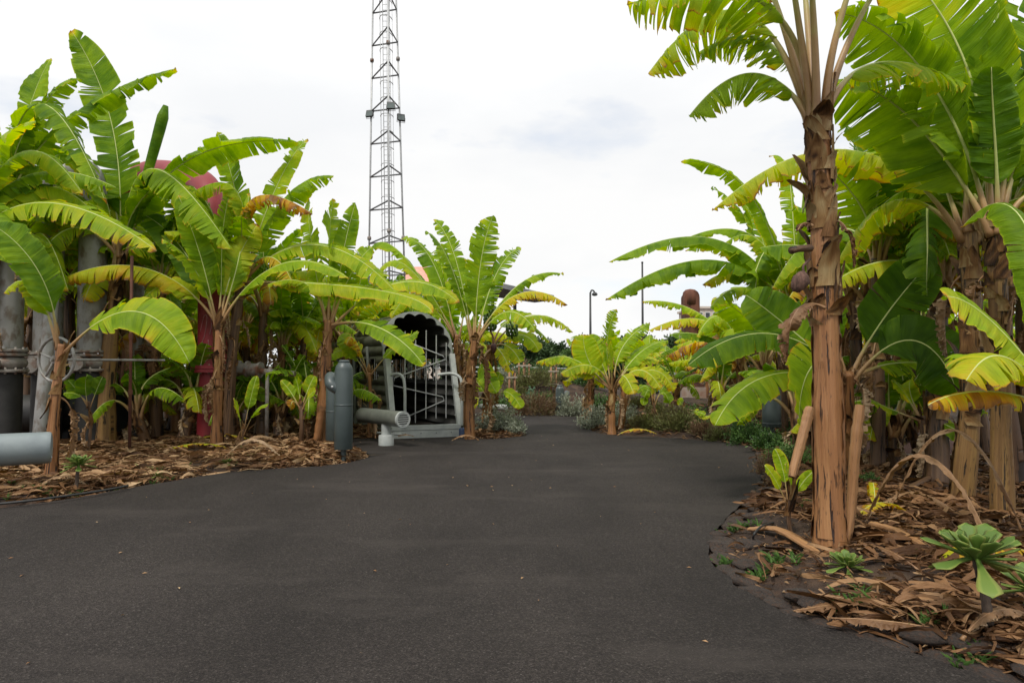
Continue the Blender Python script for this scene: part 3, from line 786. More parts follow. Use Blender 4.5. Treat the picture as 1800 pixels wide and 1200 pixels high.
# edging of lava stones along the right bed
def rock_mesh(name, seed, m='lava', sub=2):
    import bmesh
    bm = bmesh.new()
    bmesh.ops.create_icosphere(bm, subdivisions=sub, radius=1.0)
    off = Vector((seed * 3.7, seed * 1.3, seed * 0.7))
    for v in bm.verts:
        n = mnoise.noise(v.co * 1.1 + off) * 0.45 + mnoise.noise(v.co * 2.7 + off) * 0.22
        v.co *= 1 + n
    me = bpy.data.meshes.new(name); bm.to_mesh(me); bm.free()
    me.materials.append(M[m])
    me.polygons.foreach_set('use_smooth', [True] * len(me.polygons))
    me.set_sharp_from_angle(angle=R(38))
    return me
ROCKS = [rock_mesh('stone', i) for i in range(7)]
def put(name, me, loc, sc, rz, parent=None, rx=0.0):
    o = bpy.data.objects.new(name, me); COL.objects.link(o)
    o.location = tuple(loc); o.scale = sc; o.rotation_euler = (rx, 0, rz)
    if parent is not None: o.parent = parent
    return o
edge = empty('stone_edging', G(1250, 955), 'low uneven edging of brown lava stones between asphalt and the tall banana bed', 'stone edging')
e0 = Vector(edge.location)
acc_d = 0.0; nxt = 0.0; prev = None
for i, q in enumerate(RIGHT_E):
    if prev is not None: acc_d += float(np.linalg.norm(q - prev))
    prev = q
    if q[1] > 13.5 or q[1] < 2.4 or acc_d < nxt: continue
    r = rng.uniform(0.08, 0.20) * (1.0 if q[1] < 9 else 0.8)
    nxt = acc_d + r * 1.7
    tn = nrm(RIGHT_E[min(i + 1, len(RIGHT_E) - 1)] - RIGHT_E[i - 1])
    nr = np.array((-tn[1], tn[0], 0)); 
    if path_sd([(q + nr * 0.1)[:2]])[0] < 0: nr = -nr
    c = q + nr * (r * 0.62)
    put('stone', ROCKS[rng.randrange(7)], Vector((c[0], c[1], 0.0)) - e0 - Vector((0, 0, 0.01)), (r * rng.uniform(0.8, 1.25), r * 0.72, r * rng.uniform(0.13, 0.28)), math.atan2(tn[1], tn[0]) + rng.uniform(-0.25, 0.25), edge)
    if rng.random() < 0.55 and q[1] < 8:
        r2 = rng.uniform(0.06, 0.13); c = q + nr * (r * 1.2 + r2 * 0.9) + tn * 0.06
        put('stone', ROCKS[rng.randrange(7)], Vector((c[0], c[1], 0.035)) - e0, (r2 * 1.2, r2, r2 * 0.45), rng.uniform(0, 3), edge)

# lava boulders between the rust column and the path
BOULDERS = [(1196, 702, 17.5, 0.22), (1180, 708, 16.5, 0.17), (1222, 712, 16, 0.16), (1250, 716, 16, 0.2), (1268, 706, 17, 0.2), (1290, 712, 16, 0.24), (1242, 704, 18, 0.15), (1310, 704, 17, 0.2), (1276, 722, 15, 0.14),
            (1208, 722, 15, 0.14), (1110, 748, 15, 0.16), (1166, 712, 18, 0.18), (1560, 770, 13, 0.2), (1590, 768, 13, 0.24), (1622, 770, 13, 0.16), (1530, 765, 13.5, 0.18)]
BL = ['lava boulder beside the foot of the rusty steel column', 'brown boulder in front of the rust column plinth', 'small boulder behind the brown heather bush', 'dark boulder behind the rounded heather clump',
      'grey lava boulder right behind a yellowing leaf tip', 'large lava boulder beyond the green flowering bush', 'small dark boulder beside the concrete plinth', 'lava boulder under the low banana clump',
      'stone at the rim of the bed past the heather', 'rounded stone between heather and rust column', 'pale stone at the foot of the bright banana clump by the bend', 'brown boulder just off the plinth corner',
      'pinkish boulder at the edge of the red gravel walk', 'largest pink boulder along the red gravel walk', 'small stone behind the red gravel walk', 'stone under the grey bush past the gravel walk']
for (px, py, d, r), lb in zip(BOULDERS, BL):
    x = X(px, d)
    o = put('boulder', ROCKS[rng.randrange(7)], (x, d, HT(x, d) + r * 0.35), (r * 1.2, r, r * 0.85), rng.uniform(0, 6))
    tag(o, lb, 'boulder', 'lava boulders in the beds')

# ------------------------------------------------------------------ far buildings, lamps, tower, column
def building(name, label, cat, x0, x1, d, z1, depth, m, nwx=0, nwz=0, flat=True, roofm='grey_roof', base=0.0, wz=(0.7, 1.1)):
    c = ((x0 + x1) / 2, d + depth / 2, 0)
    root = empty(name, c, label, cat)
    mb = MB(); mb.box((0, 0, (z1 + base) / 2), (x1 - x0, depth, z1 - base)); mb.build('wall', M[m], root, smooth=False)
    mb = MB()
    if flat:
        mb.box((0, 0, z1 + 0.15), (x1 - x0 + 0.5, depth + 0.5, 0.3))
    else:
        w, dp, hh = (x1 - x0) / 2 + 0.5, depth / 2 + 0.5, 2.2
        mb.add([(-w, -dp, z1), (w, -dp, z1), (w, dp, z1), (-w, dp, z1), (-w * 0.6, 0, z1 + hh), (w * 0.6, 0, z1 + hh)], [(0, 1, 5, 4), (2, 3, 4, 5), (1, 2, 5), (3, 0, 4), (3, 2, 1, 0)])
    mb.build('roof', M[roofm], root, smooth=False)
    for i in range(nwx):
        for j in range(nwz):
            xx = (x1 - x0) * ((i + 0.5) / nwx - 0.5); zz = base + (z1 - base) * (j + 0.55) / nwz
            mb = MB(); mb.box((xx, -depth / 2 - 0.03, zz), (wz[0], 0.10, wz[1])); f = mb.build('window', M['white_paint'], root, smooth=False)
            mb = MB(); mb.box((xx, -depth / 2 - 0.075, zz), (wz[0] * 0.8, 0.05, wz[1] * 0.82)); mb.build('pane', M['window'], f, smooth=False)
    return root
building('house', 'salmon roofed house showing above the banana crowns by the lattice tower', 'house', X(705, 62), X(775, 62), 62, 8.7, 8, 'render', 4, 3, False, 'terracotta')
building('apartment_block', 'beige apartment block far behind the rust column', 'apartment block', X(1225, 95), X(1290, 95), 95, 9.2, 10, 'render', 5, 4, True, 'render')
building('apartment_block', 'low pale block half hidden right of the lamp mast and behind dark trees', 'apartment block', X(1165, 110), X(1212, 110), 110, 4.6, 10, 'render', 3, 2, True, 'terracotta')
building('kiosk', 'low cyan kiosk behind the rust column', 'kiosk', X(1162, 34), X(1210, 34), 34, 1.7, 3, 'cyan', 4, 1, True, 'white_paint', wz=(0.16, 1.0))
# canopy roof on posts
cr = empty('canopy', (X(925, 48), 50, 0), 'flat dark grey canopy roof jutting out behind the banana crowns', 'canopy')
mb = MB(); y0 = 48.0
pl = [P(884, 498, 48), P(974, 519, 48), P(940, 524, 54), P(850, 512, 54)]
th = np.array((0, 0, 0.35))
mb.add([*[p for p in pl], *[p - th for p in pl]], [(0, 1, 2, 3), (7, 6, 5, 4), (0, 4, 5, 1), (1, 5, 6, 2), (2, 6, 7, 3), (3, 7, 4, 0)])
mb.build('roof', M['grey_roof'], cr, org=cr.location, smooth=False)
for px, d in ((892, 49), (905, 53), (866, 53.5)):
    mb = MB(); x = X(px, d); zt = P(px, 505, d)[2] - 0.5
    mb.tube([(x, d, -0.05), (x, d, zt)], 0.14, 10); mb.build('post', M['lattice'], cr, org=cr.location)

def street_lamp(px, d, ytop, arm, label):
    x = X(px, d); zt = P(px, ytop, d)[2]
    root = empty('street_lamp', (x, d, 0), label, 'street lamp', None)
    mb = MB(); mb.tube([(0, 0, -0.05), (0, 0, zt * 0.5), (0, 0, zt)], [0.09, 0.075, 0.055], 10); mb.build('pole', M['lamp_black'], root)
    mb = MB(); mb.lathe([(0.16, 0), (0.16, 0.04), (0.11, 0.06), (0.11, 0.7), (0.09, 0.75)], 12); mb.build('base', M['lamp_black'], root)
    mb = MB(); mb.tube(smooth_path([(0, 0, zt - 0.1), (arm * 0.25, 0, zt + 0.12), (arm * 0.75, 0, zt + 0.10), (arm, 0, zt - 0.02)], 14), 0.045, 8); mb.build('arm', M['lamp_black'], root)
    mb = MB(); mb.lathe([(0.03, 0.16), (0.10, 0.14), (0.17, 0.05), (0.18, 0.0)], 14, (arm, 0, zt - 0.14)); h = mb.build('lamp_head', M['lamp_black'], root)
    mb = MB(); mb.lathe([(0.15, -0.01), (0.12, -0.05), (0.02, -0.07)], 14, (arm, 0, zt - 0.14)); mb.build('lens', M['glass'], h)
street_lamp(1038, 40, 514, 0.26, 'dark lamp mast with a short curved head standing clear against the sky')
x_ = X(1130, 35); zt = P(1130, 462, 35)[2]
ms_ = empty('mast', (x_, 35, 0), 'tall thin plain dark mast whose top hides behind a long banana leaf', 'mast')
mb = MB(); mb.tube([(0, 0, -0.05), (0, 0, zt * 0.5), (0, 0, zt)], [0.075, 0.06, 0.045], 10); mb.build('pole', M['lamp_black'], ms_)
mb = MB(); mb.lathe([(0.14, 0), (0.14, 0.04), (0.10, 0.06), (0.10, 0.6), (0.08, 0.65)], 12); mb.build('base', M['lamp_black'], ms_)
mb = MB(); mb.lathe([(0.06, zt), (0.06, zt + 0.04), (0.02, zt + 0.07)], 10); mb.build('cap', M['lamp_black'], ms_)

# lattice tower
TW = 38.0
legs_px = [(649, 430, 655.5, 0, 39.2), (684, 430, 682, 0, 37.0), (709.5, 430, 696.5, 0, 39.0)]
tb = np.array((X(681, TW), TW, 0))
tower = empty('lattice_tower', tb, 'tall slim three legged lattice tower with caged ladder rising out of the frame', 'lattice tower')
ZTOP = 25.5
legs = []
for xb, yb, xt, yt, d in legs_px:
    a, b_ = P(xb, yb, d), P(xt, yt, d)
    f = lambda z, a=a, b_=b_: a + (b_ - a) * ((z - a[2]) / (b_[2] - a[2]))
    legs.append(f)
    mb = MB(); mb.tube([f(-0.05), f(ZTOP)], 0.055, 8); mb.build('leg', M['galv'], tower, org=tb)
    for zz in (P(0, 412, TW)[2], P(0, 90, TW)[2]):
        mb = MB(); c = f(zz); mb.lathe([(0.0, -0.12), (0.10, -0.10), (0.12, 0), (0.10, 0.10), (0.0, 0.12)], 10, c); mb.build('leg_joint', M['rusty'], tower, org=tb)
z = P(0, 419, TW)[2] - 1.95 * 4
step = 1.93
while z < ZTOP:
    pz = [f(z + 0.06 * k) for k, f in enumerate(legs)]
    for i, j in ((0, 1), (1, 2), (2, 0)):
        mb = MB(); mb.tube([pz[i], pz[j]], 0.045, 6); mb.build('cross_brace', M['lattice'], tower, org=tb)
    z += step
LX0, LX1 = (670, 681, 430), (668, 681, 0)
la = lambda z: (P(681, 430, 39.0) + (P(676.5, 0, 39.0) - P(681, 430, 39.0)) * ((z - P(0, 430, 39)[2]) / (P(0, 0, 39)[2] - P(0, 430, 39)[2])))
lad = MB()
for s_ in (-0.2, 0.2):
    lad.tube([la(0) + (s_, 0.35, 0), la(ZTOP) + (s_, 0.35, 0)], 0.022, 6)
lr = lad.build('ladder', M['galv'], tower, org=tb)
mb = MB(); z = 0.4
while z < ZTOP:
    mb.tube([la(z) + (-0.2, 0.35, 0), la(z) + (0.2, 0.35, 0)], 0.014, 5); z += 0.33
tag(mb.build('rung', M['galv'], lr, org=tb), kind='stuff')
z = 2.4; mbv = MB()
for a in np.linspace(R(185), R(355), 6):
    mbv.tube([la(2.4) + (0.36 * math.cos(a), 0.35 + 0.62 * math.sin(a), 0), la(ZTOP) + (0.36 * math.cos(a), 0.35 + 0.62 * math.sin(a), 0)], 0.012, 4)
mbv.build('cage_bar', M['galv'], tower, org=tb)
while z < ZTOP:
    a = np.linspace(R(178), R(362), 15)
    c = la(z)
    mb = MB(); mb.tube([c + (0.36 * math.cos(q), 0.35 + 0.62 * math.sin(q), 0) for q in a], 0.024, 5); mb.build('cage_hoop', M['galv'], tower, org=tb)
    z += 0.96
def floodlight(px, py, d, rz, label):
    c = P(px, py, d)
    fl = empty('floodlight', c, label, 'floodlight', 'floodlights on the tower', rz)
    mb = MB(); tl = R(-18); ax = ((1, 0, 0), (0, math.cos(tl), math.sin(tl)), (0, -math.sin(tl), math.cos(tl)))
    mb.box((0, 0, 0), (0.44, 0.13, 0.42), axes=ax); mb.box((0, 0.09, 0), (0.32, 0.08, 0.26), axes=ax); mb.build('housing', M['lamp_black'], fl, smooth=False)
    mb = MB(); mb.box((0, -0.07, -0.02), (0.37, 0.012, 0.33), axes=ax); mb.build('glass', M['glass'], fl, smooth=False)
    mb = MB(); mb.tube([(-0.24, 0, 0), (-0.24, 0.05, -0.26), (0.24, 0.05, -0.26), (0.24, 0, 0)], 0.015, 5); mb.build('bracket', M['lattice'], fl)
floodlight(650, 200, 39.1, R(-15), 'black floodlight on the thin outer leg nearest the tall bananas, tilted outward')
floodlight(687, 186, 36.85, R(5), 'black floodlight on the middle leg, highest of the three on the tower')
floodlight(705, 207, 38.9, R(25), 'black floodlight on the tower leg nearest the canopy roof side')

# rust column on its plinth
d = 23.0
rc = empty('rust_column', (X(1214, d), d, HT(X(1214, d), d)), 'rusty brown sheet steel column with a rounded top on a stained plinth', 'steel column')
ztop = P(1210, 522, d)[2]; zb = 0.55
w_ = 0.27
for k, (cx, wd, yy) in enumerate(((-0.155, 0.20, 0.0), (0.10, 0.31, -0.03))):
    prof = [(-wd / 2, zb)] + [(-wd / 2, ztop - 0.28)] + [(wd / 2 * math.cos(a) , ztop - 0.28 + (0.14 + 0.1 * k) * math.sin(a)) for a in np.linspace(math.pi, 0, 9)[1:-1]] + [(wd / 2, ztop - 0.28), (wd / 2, zb)]
    mb = MB(); n_ = len(prof)
    v = [(cx + p[0], yy - 0.22, p[1]) for p in prof] + [(cx + p[0], yy + 0.22, p[1]) for p in prof]
    mb.add(v, [tuple(range(n_)), tuple(reversed(range(n_, 2 * n_)))] + [(i, i + n_, (i + 1) % n_ + n_, (i + 1) % n_) for i in range(n_)])
    mb.build('column_plate', M['rust'], rc, smooth=False)
mb = MB(); mb.lathe([(0.262, ztop - 0.5), (0.262, ztop - 0.2), (0.24, ztop - 0.08), (0.16, ztop), (0.02, ztop + 0.03)], 18, (0, -0.02, 0)); mb.build('cap', M['rust'], rc)
for zz in (1.1, 2.6):
    mb = MB(); mb.box((0, -0.02, zz), (0.57, 0.53, 0.03)); mb.build('band', M['rust'], rc, smooth=False)
mb = MB(); mb.box((0, 0, 0.19), (0.80, 0.8, 0.52)); mb.build('plinth', M['concrete'], rc, smooth=False)
mb = MB(); mb.box((0, 0, 0.50), (0.72, 0.68, 0.11)); mb.build('base_plate', M['rust'], rc, smooth=False)
d = 30.0
rc = empty('steel_post', (X(1222, d), d, 0), 'second dark steel post standing just beyond the rust column', 'steel post')
mb = MB(); mb.box((0, 0, 1.4), (0.34, 0.30, 2.9)); mb.build('shaft', M['rust'], rc, smooth=False)
mb = MB(); mb.box((0, 0, 2.87), (0.42, 0.38, 0.05)); mb.build('cap', M['rust'], rc, smooth=False)

# ------------------------------------------------------------------ grey industrial pipes, valves and the red gooseneck
def ring_bolts(root, z, r, n, parent_flange):
    for k in range(n):
        a = k * 2 * math.pi / n
        mb = MB(); mb.lathe([(0.018, -0.055), (0.018, 0.055)], 6, (r * math.cos(a), r * math.sin(a), z)); mb.build('bolt', M['rusty'], parent_flange)
def standing_pipe(px, d, rad, ytop, label, valve=True, elbow=None, low=658, m='steel'):
    x = X(px, d); zt = P(px, ytop, d)[2]; zv = P(px, low, d)[2]
    root = empty('standing_pipe', (x, d, HT(x, d)), label, 'steel pipe', 'grey standing pipes behind the bananas')
    mb = MB()
    if elbow:
        ex, ez = elbow; ex = math.copysign(abs(X(160, d) - X(84, d)) / 2 - 0.002, ex)
        pts = [(0, 0, zv + 0.3), (0, 0, zt - 0.6)] + [(ex * 0.5 * (1 - math.cos(a)), 0, zt - 0.6 + 0.6 * math.sin(a)) for a in np.linspace(0.15, R(90), 8)] + [(ex, 0, zt)]
        mb.tube(pts, rad, 22)
    else:
        mb.tube([(0, 0, zv + 0.3), (0, 0, (zt + zv) / 2), (0, 0, zt)], rad, 22)
    mb.build('pipe', M[m], root, sharp=50)
    if valve:
        f = None
        for k, (z0, hh, rr) in enumerate(((zv + 0.30, 0.05, 1.38), (zv + 0.235, 0.05, 1.38), (zv - 0.02, 0.05, 1.45))):
            mb = MB(); mb.lathe([(rad * rr - 0.012, z0 - hh / 2), (rad * rr, z0 - hh / 2 + 0.01), (rad * rr, z0 + hh / 2 - 0.01), (rad * rr - 0.012, z0 + hh / 2)], 24)
            f = mb.build('flange', M['rusty'], root, sharp=40)
            if k != 1: ring_bolts(root, z0, rad * rr * 0.88, 12, f)
        mb = MB(); mb.lathe([(rad * 1.0, zv + 0.0), (rad * 1.28, zv + 0.05), (rad * 1.36, zv + 0.10), (rad * 1.28, zv + 0.16), (rad, zv + 0.21)], 24); mb.build('valve_body', M['rusty'], root)
        mb = MB(); mb.tube([(0, 0, 0), (0, -rad * 1.75, 0)], rad * 0.42, 14); mb.tube([(0, -rad * 1.7, 0), (0, -rad * 1.86, 0)], rad * 0.56, 14)
        mb.build('bonnet', M['rusty'], root, (0, 0, zv + 0.1), sharp=40)
        mb = MB(); mb.lathe([(rad * 1.05, -0.1), (rad * 1.05, zv - 0.06), (rad * 1.3, zv - 0.055), (rad * 1.3, zv - 0.03)], 22); mb.build('lower_pipe', M['black'], root, sharp=40)
    return root
standing_pipe(14, 10.9, 0.20, 420, 'thick grey standing pipe with rusty flange, cut by the picture edge')
standing_pipe(84, 11.9, 0.225, 312, 'grey standing pipe half hidden behind the hand wheel stem, bent over at the top', elbow=(0.38, 0))
standing_pipe(160, 11.9, 0.222, 312, 'grey standing pipe with bolted valve next to the hand wheel', elbow=(-0.38, 0))
standing_pipe(240, 13.0, 0.115, 350, 'thin grey standing pipe beside the thick leaning pseudostem')
x, d = X(-20, 12.4), 12.4
dk = empty('valve_box', (X(40, 12.6), 12.6, 0), 'black low pipe manifold lying in shade behind the standing pipes', 'pipe manifold')
mb = MB(); mb.tube([(-3.0, 0, 0.55), (1.8, 0, 0.55)], 0.34, 20); mb.build('main_pipe', M['black'], dk, sharp=40)
for xx in (-2.2, -0.7, 0.9):
    mb = MB(); mb.tube([(xx - 0.05, 0, 0.55), (xx + 0.05, 0, 0.55)], 0.43, 20); mb.build('flange', M['black'], dk, sharp=40)
    mb = MB(); mb.box((xx, 0, 0.1), (0.3, 0.55, 0.4)); mb.build('saddle', M['black'], dk, smooth=False)
# slanting thin pipe
sp = empty('slanting_pipe', (X(70, 9.9), 9.9, 0), 'slim pale grey pipe leaning slightly beside the hand wheel', 'pipe')
mb = MB(); a, b_ = P(66, 770, 10.3), P(92, 520, 10.8); a[2] = -0.03; mb.tube([a, b_], 0.095, 18); mb.build('tube', M['steel'], sp, org=sp.location, sharp=50)
mb = MB(); mb.tube([b_, b_ + nrm(b_ - a) * 0.05], 0.115, 18); mb.build('end_cap', M['steel'], sp, org=sp.location, sharp=50)
mb = MB(); mb.lathe([(0.17, 0), (0.17, 0.03), (0.1, 0.05)], 18, (a[0], a[1], 0.04)); mb.build('foot_flange', M['steel'], sp, org=sp.location, sharp=50)
# hand wheel
hw = empty('hand_wheel', P(99, 632, 9.75), 'round grey five spoked valve hand wheel on a horizontal spindle', 'hand wheel', rz=R(-14))
mb = MB(); Rw = 0.315; mb.tube([(Rw * math.cos(a), 0, Rw * math.sin(a)) for a in np.linspace(0, 2 * math.pi, 37)], 0.021, 10, False); mb.build('rim', M['steel'], hw)
for k in range(5):
    a = k * 2 * math.pi / 5 + 0.3
    mb = MB(); mb.tube([(0.05 * math.cos(a), -0.02, 0.05 * math.sin(a)), (Rw * 0.97 * math.cos(a), 0, Rw * 0.97 * math.sin(a))], [0.022, 0.014], 8); mb.build('spoke', M['steel'], hw)
mb = MB(); mb.tube([(0, -0.05, 0), (0, 0.05, 0)], 0.058, 16); mb.build('hub', M['steel'], hw, sharp=40)
mb = MB(); mb.tube([(0, -0.09, 0), (0.3, 1.75, 0)], 0.02, 10); mb.build('spindle', M['steel'], hw, sharp=40)

# red gooseneck pipe
rp = empty('red_pipe', (X(374, 12.9), 12.9, 0), 'thick red gooseneck pipe rising between banana plants with pale scribbles on it', 'red pipe')
mb = MB(); rr = 0.26
mb.tube(smooth_path([(X(374, 12.9), 12.9, 1.35), (X(372, 12.9), 12.9, 3.0), (X(370, 12.9), 12.9, 4.0), (X(364, 13.1), 13.1, 4.70), (X(345, 13.6), 13.6, 5.12), (X(300, 14.6), 14.6, 5.56), (X(256, 15.6), 15.6, 5.86), (X(228, 16.2), 16.2, 5.75),
                      (X(216, 16.5), 16.5, 5.0), (X(214, 16.5), 16.5, 2.0), (X(214, 16.5), 16.5, -0.05)], 70), rr, 26); mb.build('pipe', M['red'], rp, org=rp.location, sharp=60)
mb = MB(); mb.lathe([(0.26, -0.05), (0.26, 1.35)], 26, (X(374, 12.9), 12.9, 0)); mb.build('lower_pipe', M['red'], rp, org=rp.location, sharp=50)
for zz in (1.33, 1.40):
    mb = MB(); mb.lathe([(0.25, zz - 0.035), (0.38, zz - 0.033), (0.38, zz + 0.03), (0.25, zz + 0.032)], 28, (0, 0, 0)); f = mb.build('flange', M['red'], rp, sharp=40)
    ring_bolts(rp, zz, 0.335, 14, f)
gr_ = MB()
def on_red(a, z, off=0.264): return (off * math.sin(a), -off * math.cos(a), z)
for stroke in ([(-0.55, 2.05), (-0.2, 2.35), (0.0, 2.3), (-0.15, 2.0), (-0.45, 1.75), (-0.1, 1.62), (0.25, 1.8)], [(-0.4, 1.72), (-0.5, 1.55), (-0.1, 1.5), (0.2, 1.62), (0.1, 1.9)], [(-0.2, 2.6), (0.1, 2.55), (0.3, 2.2), (0.2, 2.0)]):
    q = smooth_path([(a, z, 0) for a, z in stroke], 30)
    gr_.tube([on_red(a, z) for a, z, _ in q], 0.0065, 5)
gr_.build('scribble', M['graffiti'], rp)
# branch with a valve to the right of the red pipe
vb = empty('valve_branch', P(430, 652, 12.6), 'horizontal rusty white branch pipe with a small valve beside the red pipe', 'valve pipe')
a = np.array((0, 0, 0.0))
mb = MB(); mb.tube([(-0.36, 0.12, 0.05), (0.95, -0.05, -0.05)], 0.055, 14); mb.build('pipe', M['rusty'], vb, sharp=40)
mb = MB(); mb.tube([(-0.14, 0.1, 0.04), (0.24, 0.05, 0.02)], [0.11, 0.12], 16); mb.build('valve_body', M['rusty'], vb, sharp=40)
for xx in (-0.16, 0.02, 0.26, 0.62):
    mb = MB(); mb.tube([(xx - 0.02, 0.09 - xx * 0.13, 0.04 - xx * 0.08), (xx + 0.02, 0.085 - xx * 0.13, 0.037 - xx * 0.08)], 0.15 if xx < 0.5 else 0.085, 16); mb.build('flange', M['rusty'], vb, sharp=40)
mb = MB(); mb.tube([(0.42, 0, 0.0), (0.42, 0, -1.33)], 0.035, 10); mb.build('prop', M['rusty'], vb)
# thin brown rod behind
rd = empty('steel_rod', (X(231, 11.0), 11.0, 0), 'thin brown vertical rod beside the thick leaning pseudostem', 'rod')
mb = MB(); mb.tube([(0, 0, -0.05), (-0.02, 0, 3.2)], 0.025, 8); mb.build('rod', M['rust'], rd)
for zz in (1.0, 1.9):
    mb = MB(); mb.lathe([(0.036, zz - 0.04), (0.036, zz + 0.04)], 8, (-0.006 * zz, 0, 0)); mb.build('coupling', M['rust'], rd, sharp=40)

# ------------------------------------------------------------------ bollards and pipe seats
def vent_bollard(px, d, ybot, ytop, wpx, label, branch=True, m='teal', post=0.2, side=-1):
    x = X(px, d); r = wpx / 2 / FPX * d; z0 = P(px, ybot, d)[2]; zt = P(px, ytop, d)[2]
    z0 = max(z0, 0.12)
    root = empty('vent_bollard', (x, d, HT(x, d)), label, 'bollard', 'slate grey pipe bollards')
    zd = zt - r * 1.0
    mb = MB(); mb.lathe([(r - 0.006, z0), (r, z0 + 0.008), (r, (z0 + zd) / 2), (r, zd), (r * 0.97, zd + 0.012), (r * 0.98, zd + r * 0.2), (r * 0.86, zd + r * 0.55), (r * 0.66, zd + r * 0.85), (r * 0.5, zd + r * 1.0)], 32); mb.build('body', M[m], root, sharp=40)
    mb = MB(); mb.lathe([(r * 0.48, zt - 0.02), (r * 0.62, zt), (r * 0.62, zt + 0.016), (r * 0.5, zt + 0.03)], 20); mb.build('cap', M[m], root, sharp=30)
    mb = MB(); mb.lathe([(r * 0.30, -0.08), (r * 0.30, z0 + 0.02)], 16); mb.build('post', M[m], root, sharp=50)
    mb = MB(); mb.lathe([(r + 0.003, zd - 0.52), (r + 0.003, zd - 0.50)], 32); mb.build('seam', M[m], root)
    if branch:
        zb = zd - r * 1.45
        mb = MB(); pts = [(0, 0, zb - r * 0.9), (side * r * 1.25, -0.02, zb - 0.02), (side * r * 1.55, 0.03, zb + r * 0.35), (side * r * 1.75, 0.14, zb + r * 0.75)]
        mb.tube(smooth_path(pts, 16), r * 0.66, 20); br = mb.build('branch', M[m], root, sharp=60)
        mb = MB(); mb.lathe([(0.02, 0.0), (0.02, 0.012)], 10, (side * r * 1.1, -r * 0.72, zb - 0.04), ((1, 0, 0), (0, 0, 1), (0, -1, 0))); mb.build('bolt', M['galv'], br)
    return root
vent_bollard(605, 10.35, 789, 636, 31.5, 'slate grey domed pipe bollard with a stub branch at the tip of the litter bed')
vent_bollard(587, 11.8, 790, 660, 26, 'second slate grey bollard tucked behind the domed one', branch=False)
vent_bollard(1355, 12.0, 757, 683, 32, 'dark slate bollard behind the drooping yellow green leaf and flowering bush', branch=False)
vent_bollard(1571, 15.5, 723, 686, 23, 'small dark bollard beyond the gravel walk by grey shrubs', branch=False)
vent_bollard(984, 19.6, 736, 675, 15, 'slim far bollard with a hooded branch by the path bend', branch=True, side=1)

def pipe_seat(a, b_, r, m, label, ped=None, grille=False, dome=False, feet=True):
    a = np.asarray(a, float); b_ = np.asarray(b_, float)
    ax = nrm(b_ - a); L = np.linalg.norm(b_ - a)
    sd = nrm(np.cross(ax, (0, 0, 1.0))); up = np.cross(sd, ax)
    fr = (sd, up, -ax * -1)
    c = (a + b_) / 2
    root = empty('pipe_seat', (c[0], c[1], 0), label, 'pipe seat', 'cut pipe seats')
    o = root.location
    mb = MB()
    if dome:
        prof = [(r * 0.2, -0.03), (r * 0.8, -0.025), (r, 0.02), (r, L * 0.5), (r, L - 0.05), (r * 0.985, L - 0.022), (r * 0.93, L - 0.004), (r * 0.7, L + 0.004), (r * 0.3, L + 0.008)]
    else:
        prof = [(r * 0.9, 0), (r, 0.012), (r, L * 0.5), (r, L - 0.004)]
    mb.lathe(prof, 36, a, (sd, up, ax), caps=True); mb.build('pipe', M[m], root, org=o, sharp=45)
    if grille:
        mb = MB(); mb.lathe([(r * 0.80, L - 0.0), (r * 0.80, L + 0.022), (r * 1.03, L + 0.022), (r * 1.03, L - 0.03)], 36, a, (sd, up, ax), caps=False); g = mb.build('grille_ring', M['frame'], root, org=o, sharp=40)
        mb = MB(); mb.lathe([(0.001, L + 0.003), (r * 0.82, L + 0.003)], 36, a, (sd, up, ax), caps=False); mb.build('grille_back', M['black'], root, org=o)
        for k in range(6):
            v = (k - 2.5) / 3.1 * r * 0.82; w_ = 2 * math.sqrt(max(0.0, (r * 0.82) ** 2 - v * v))
            mb = MB(); mb.box(a + ax * (L + 0.014) + up * v, (w_, r * 0.115, 0.014), axes=(sd, up, ax)); mb.build('slat', M['frame'], root, org=o, smooth=False)
    if dome:
        mb = MB(); mb.lathe([(0.012, 0), (0.012, 0.008)], 10, b_ - ax * 0.03 - sd * 0 + np.cross(ax, up) * 0 + up * (-r * 0.55) + sd * r * 0.70 + ax * 0.034, (sd, up, ax)); mb.build('bolt', M['galv'], root, org=o)
    for t_, pr, hb in (ped or []):
        q = a + (b_ - a) * t_
        mb = MB(); mb.lathe([(pr, 0.0), (pr, q[2] - r * 0.7)], 24, (q[0], q[1], 0)); pd = mb.build('pedestal', M['frame' if grille else m], root, org=o, sharp=40)
        mb = MB(); mb.lathe([(pr * 1.55, -0.03), (pr * 1.55, hb), (pr * 1.45, hb + 0.012), (pr, hb + 0.02)], 24, (q[0], q[1], 0)); mb.build('collar', M['frame' if grille else m], root, org=o, sharp=40)
    return root
b_ = P(708, 737, 11.9); a = P(636, 731, 13.0); a[2] = b_[2]
pipe_seat(a, b_, 0.138, 'olive', 'olive grey pipe seat with a slotted round end grille on one pedestal', [(0.62, 0.088, 0.17)], True)
b_ = P(91, 786, 7.75); a = b_ + np.array((-2.7, -1.60, 0.0))
pipe_seat(a, b_, 0.178, 'pale_paint', 'thick pale blue grey pipe seat end pushing in by the picture edge', [(0.25, 0.12, 0.12)], False, True)
a = P(846, 717, 16.6); b_ = P(890, 716, 16.2); a[2] = b_[2]
pipe_seat(a, b_, 0.07, 'white_paint', 'small white pipe seat among silver shrubs past the tunnel', [(0.35, 0.05, 0.06)], False, True)

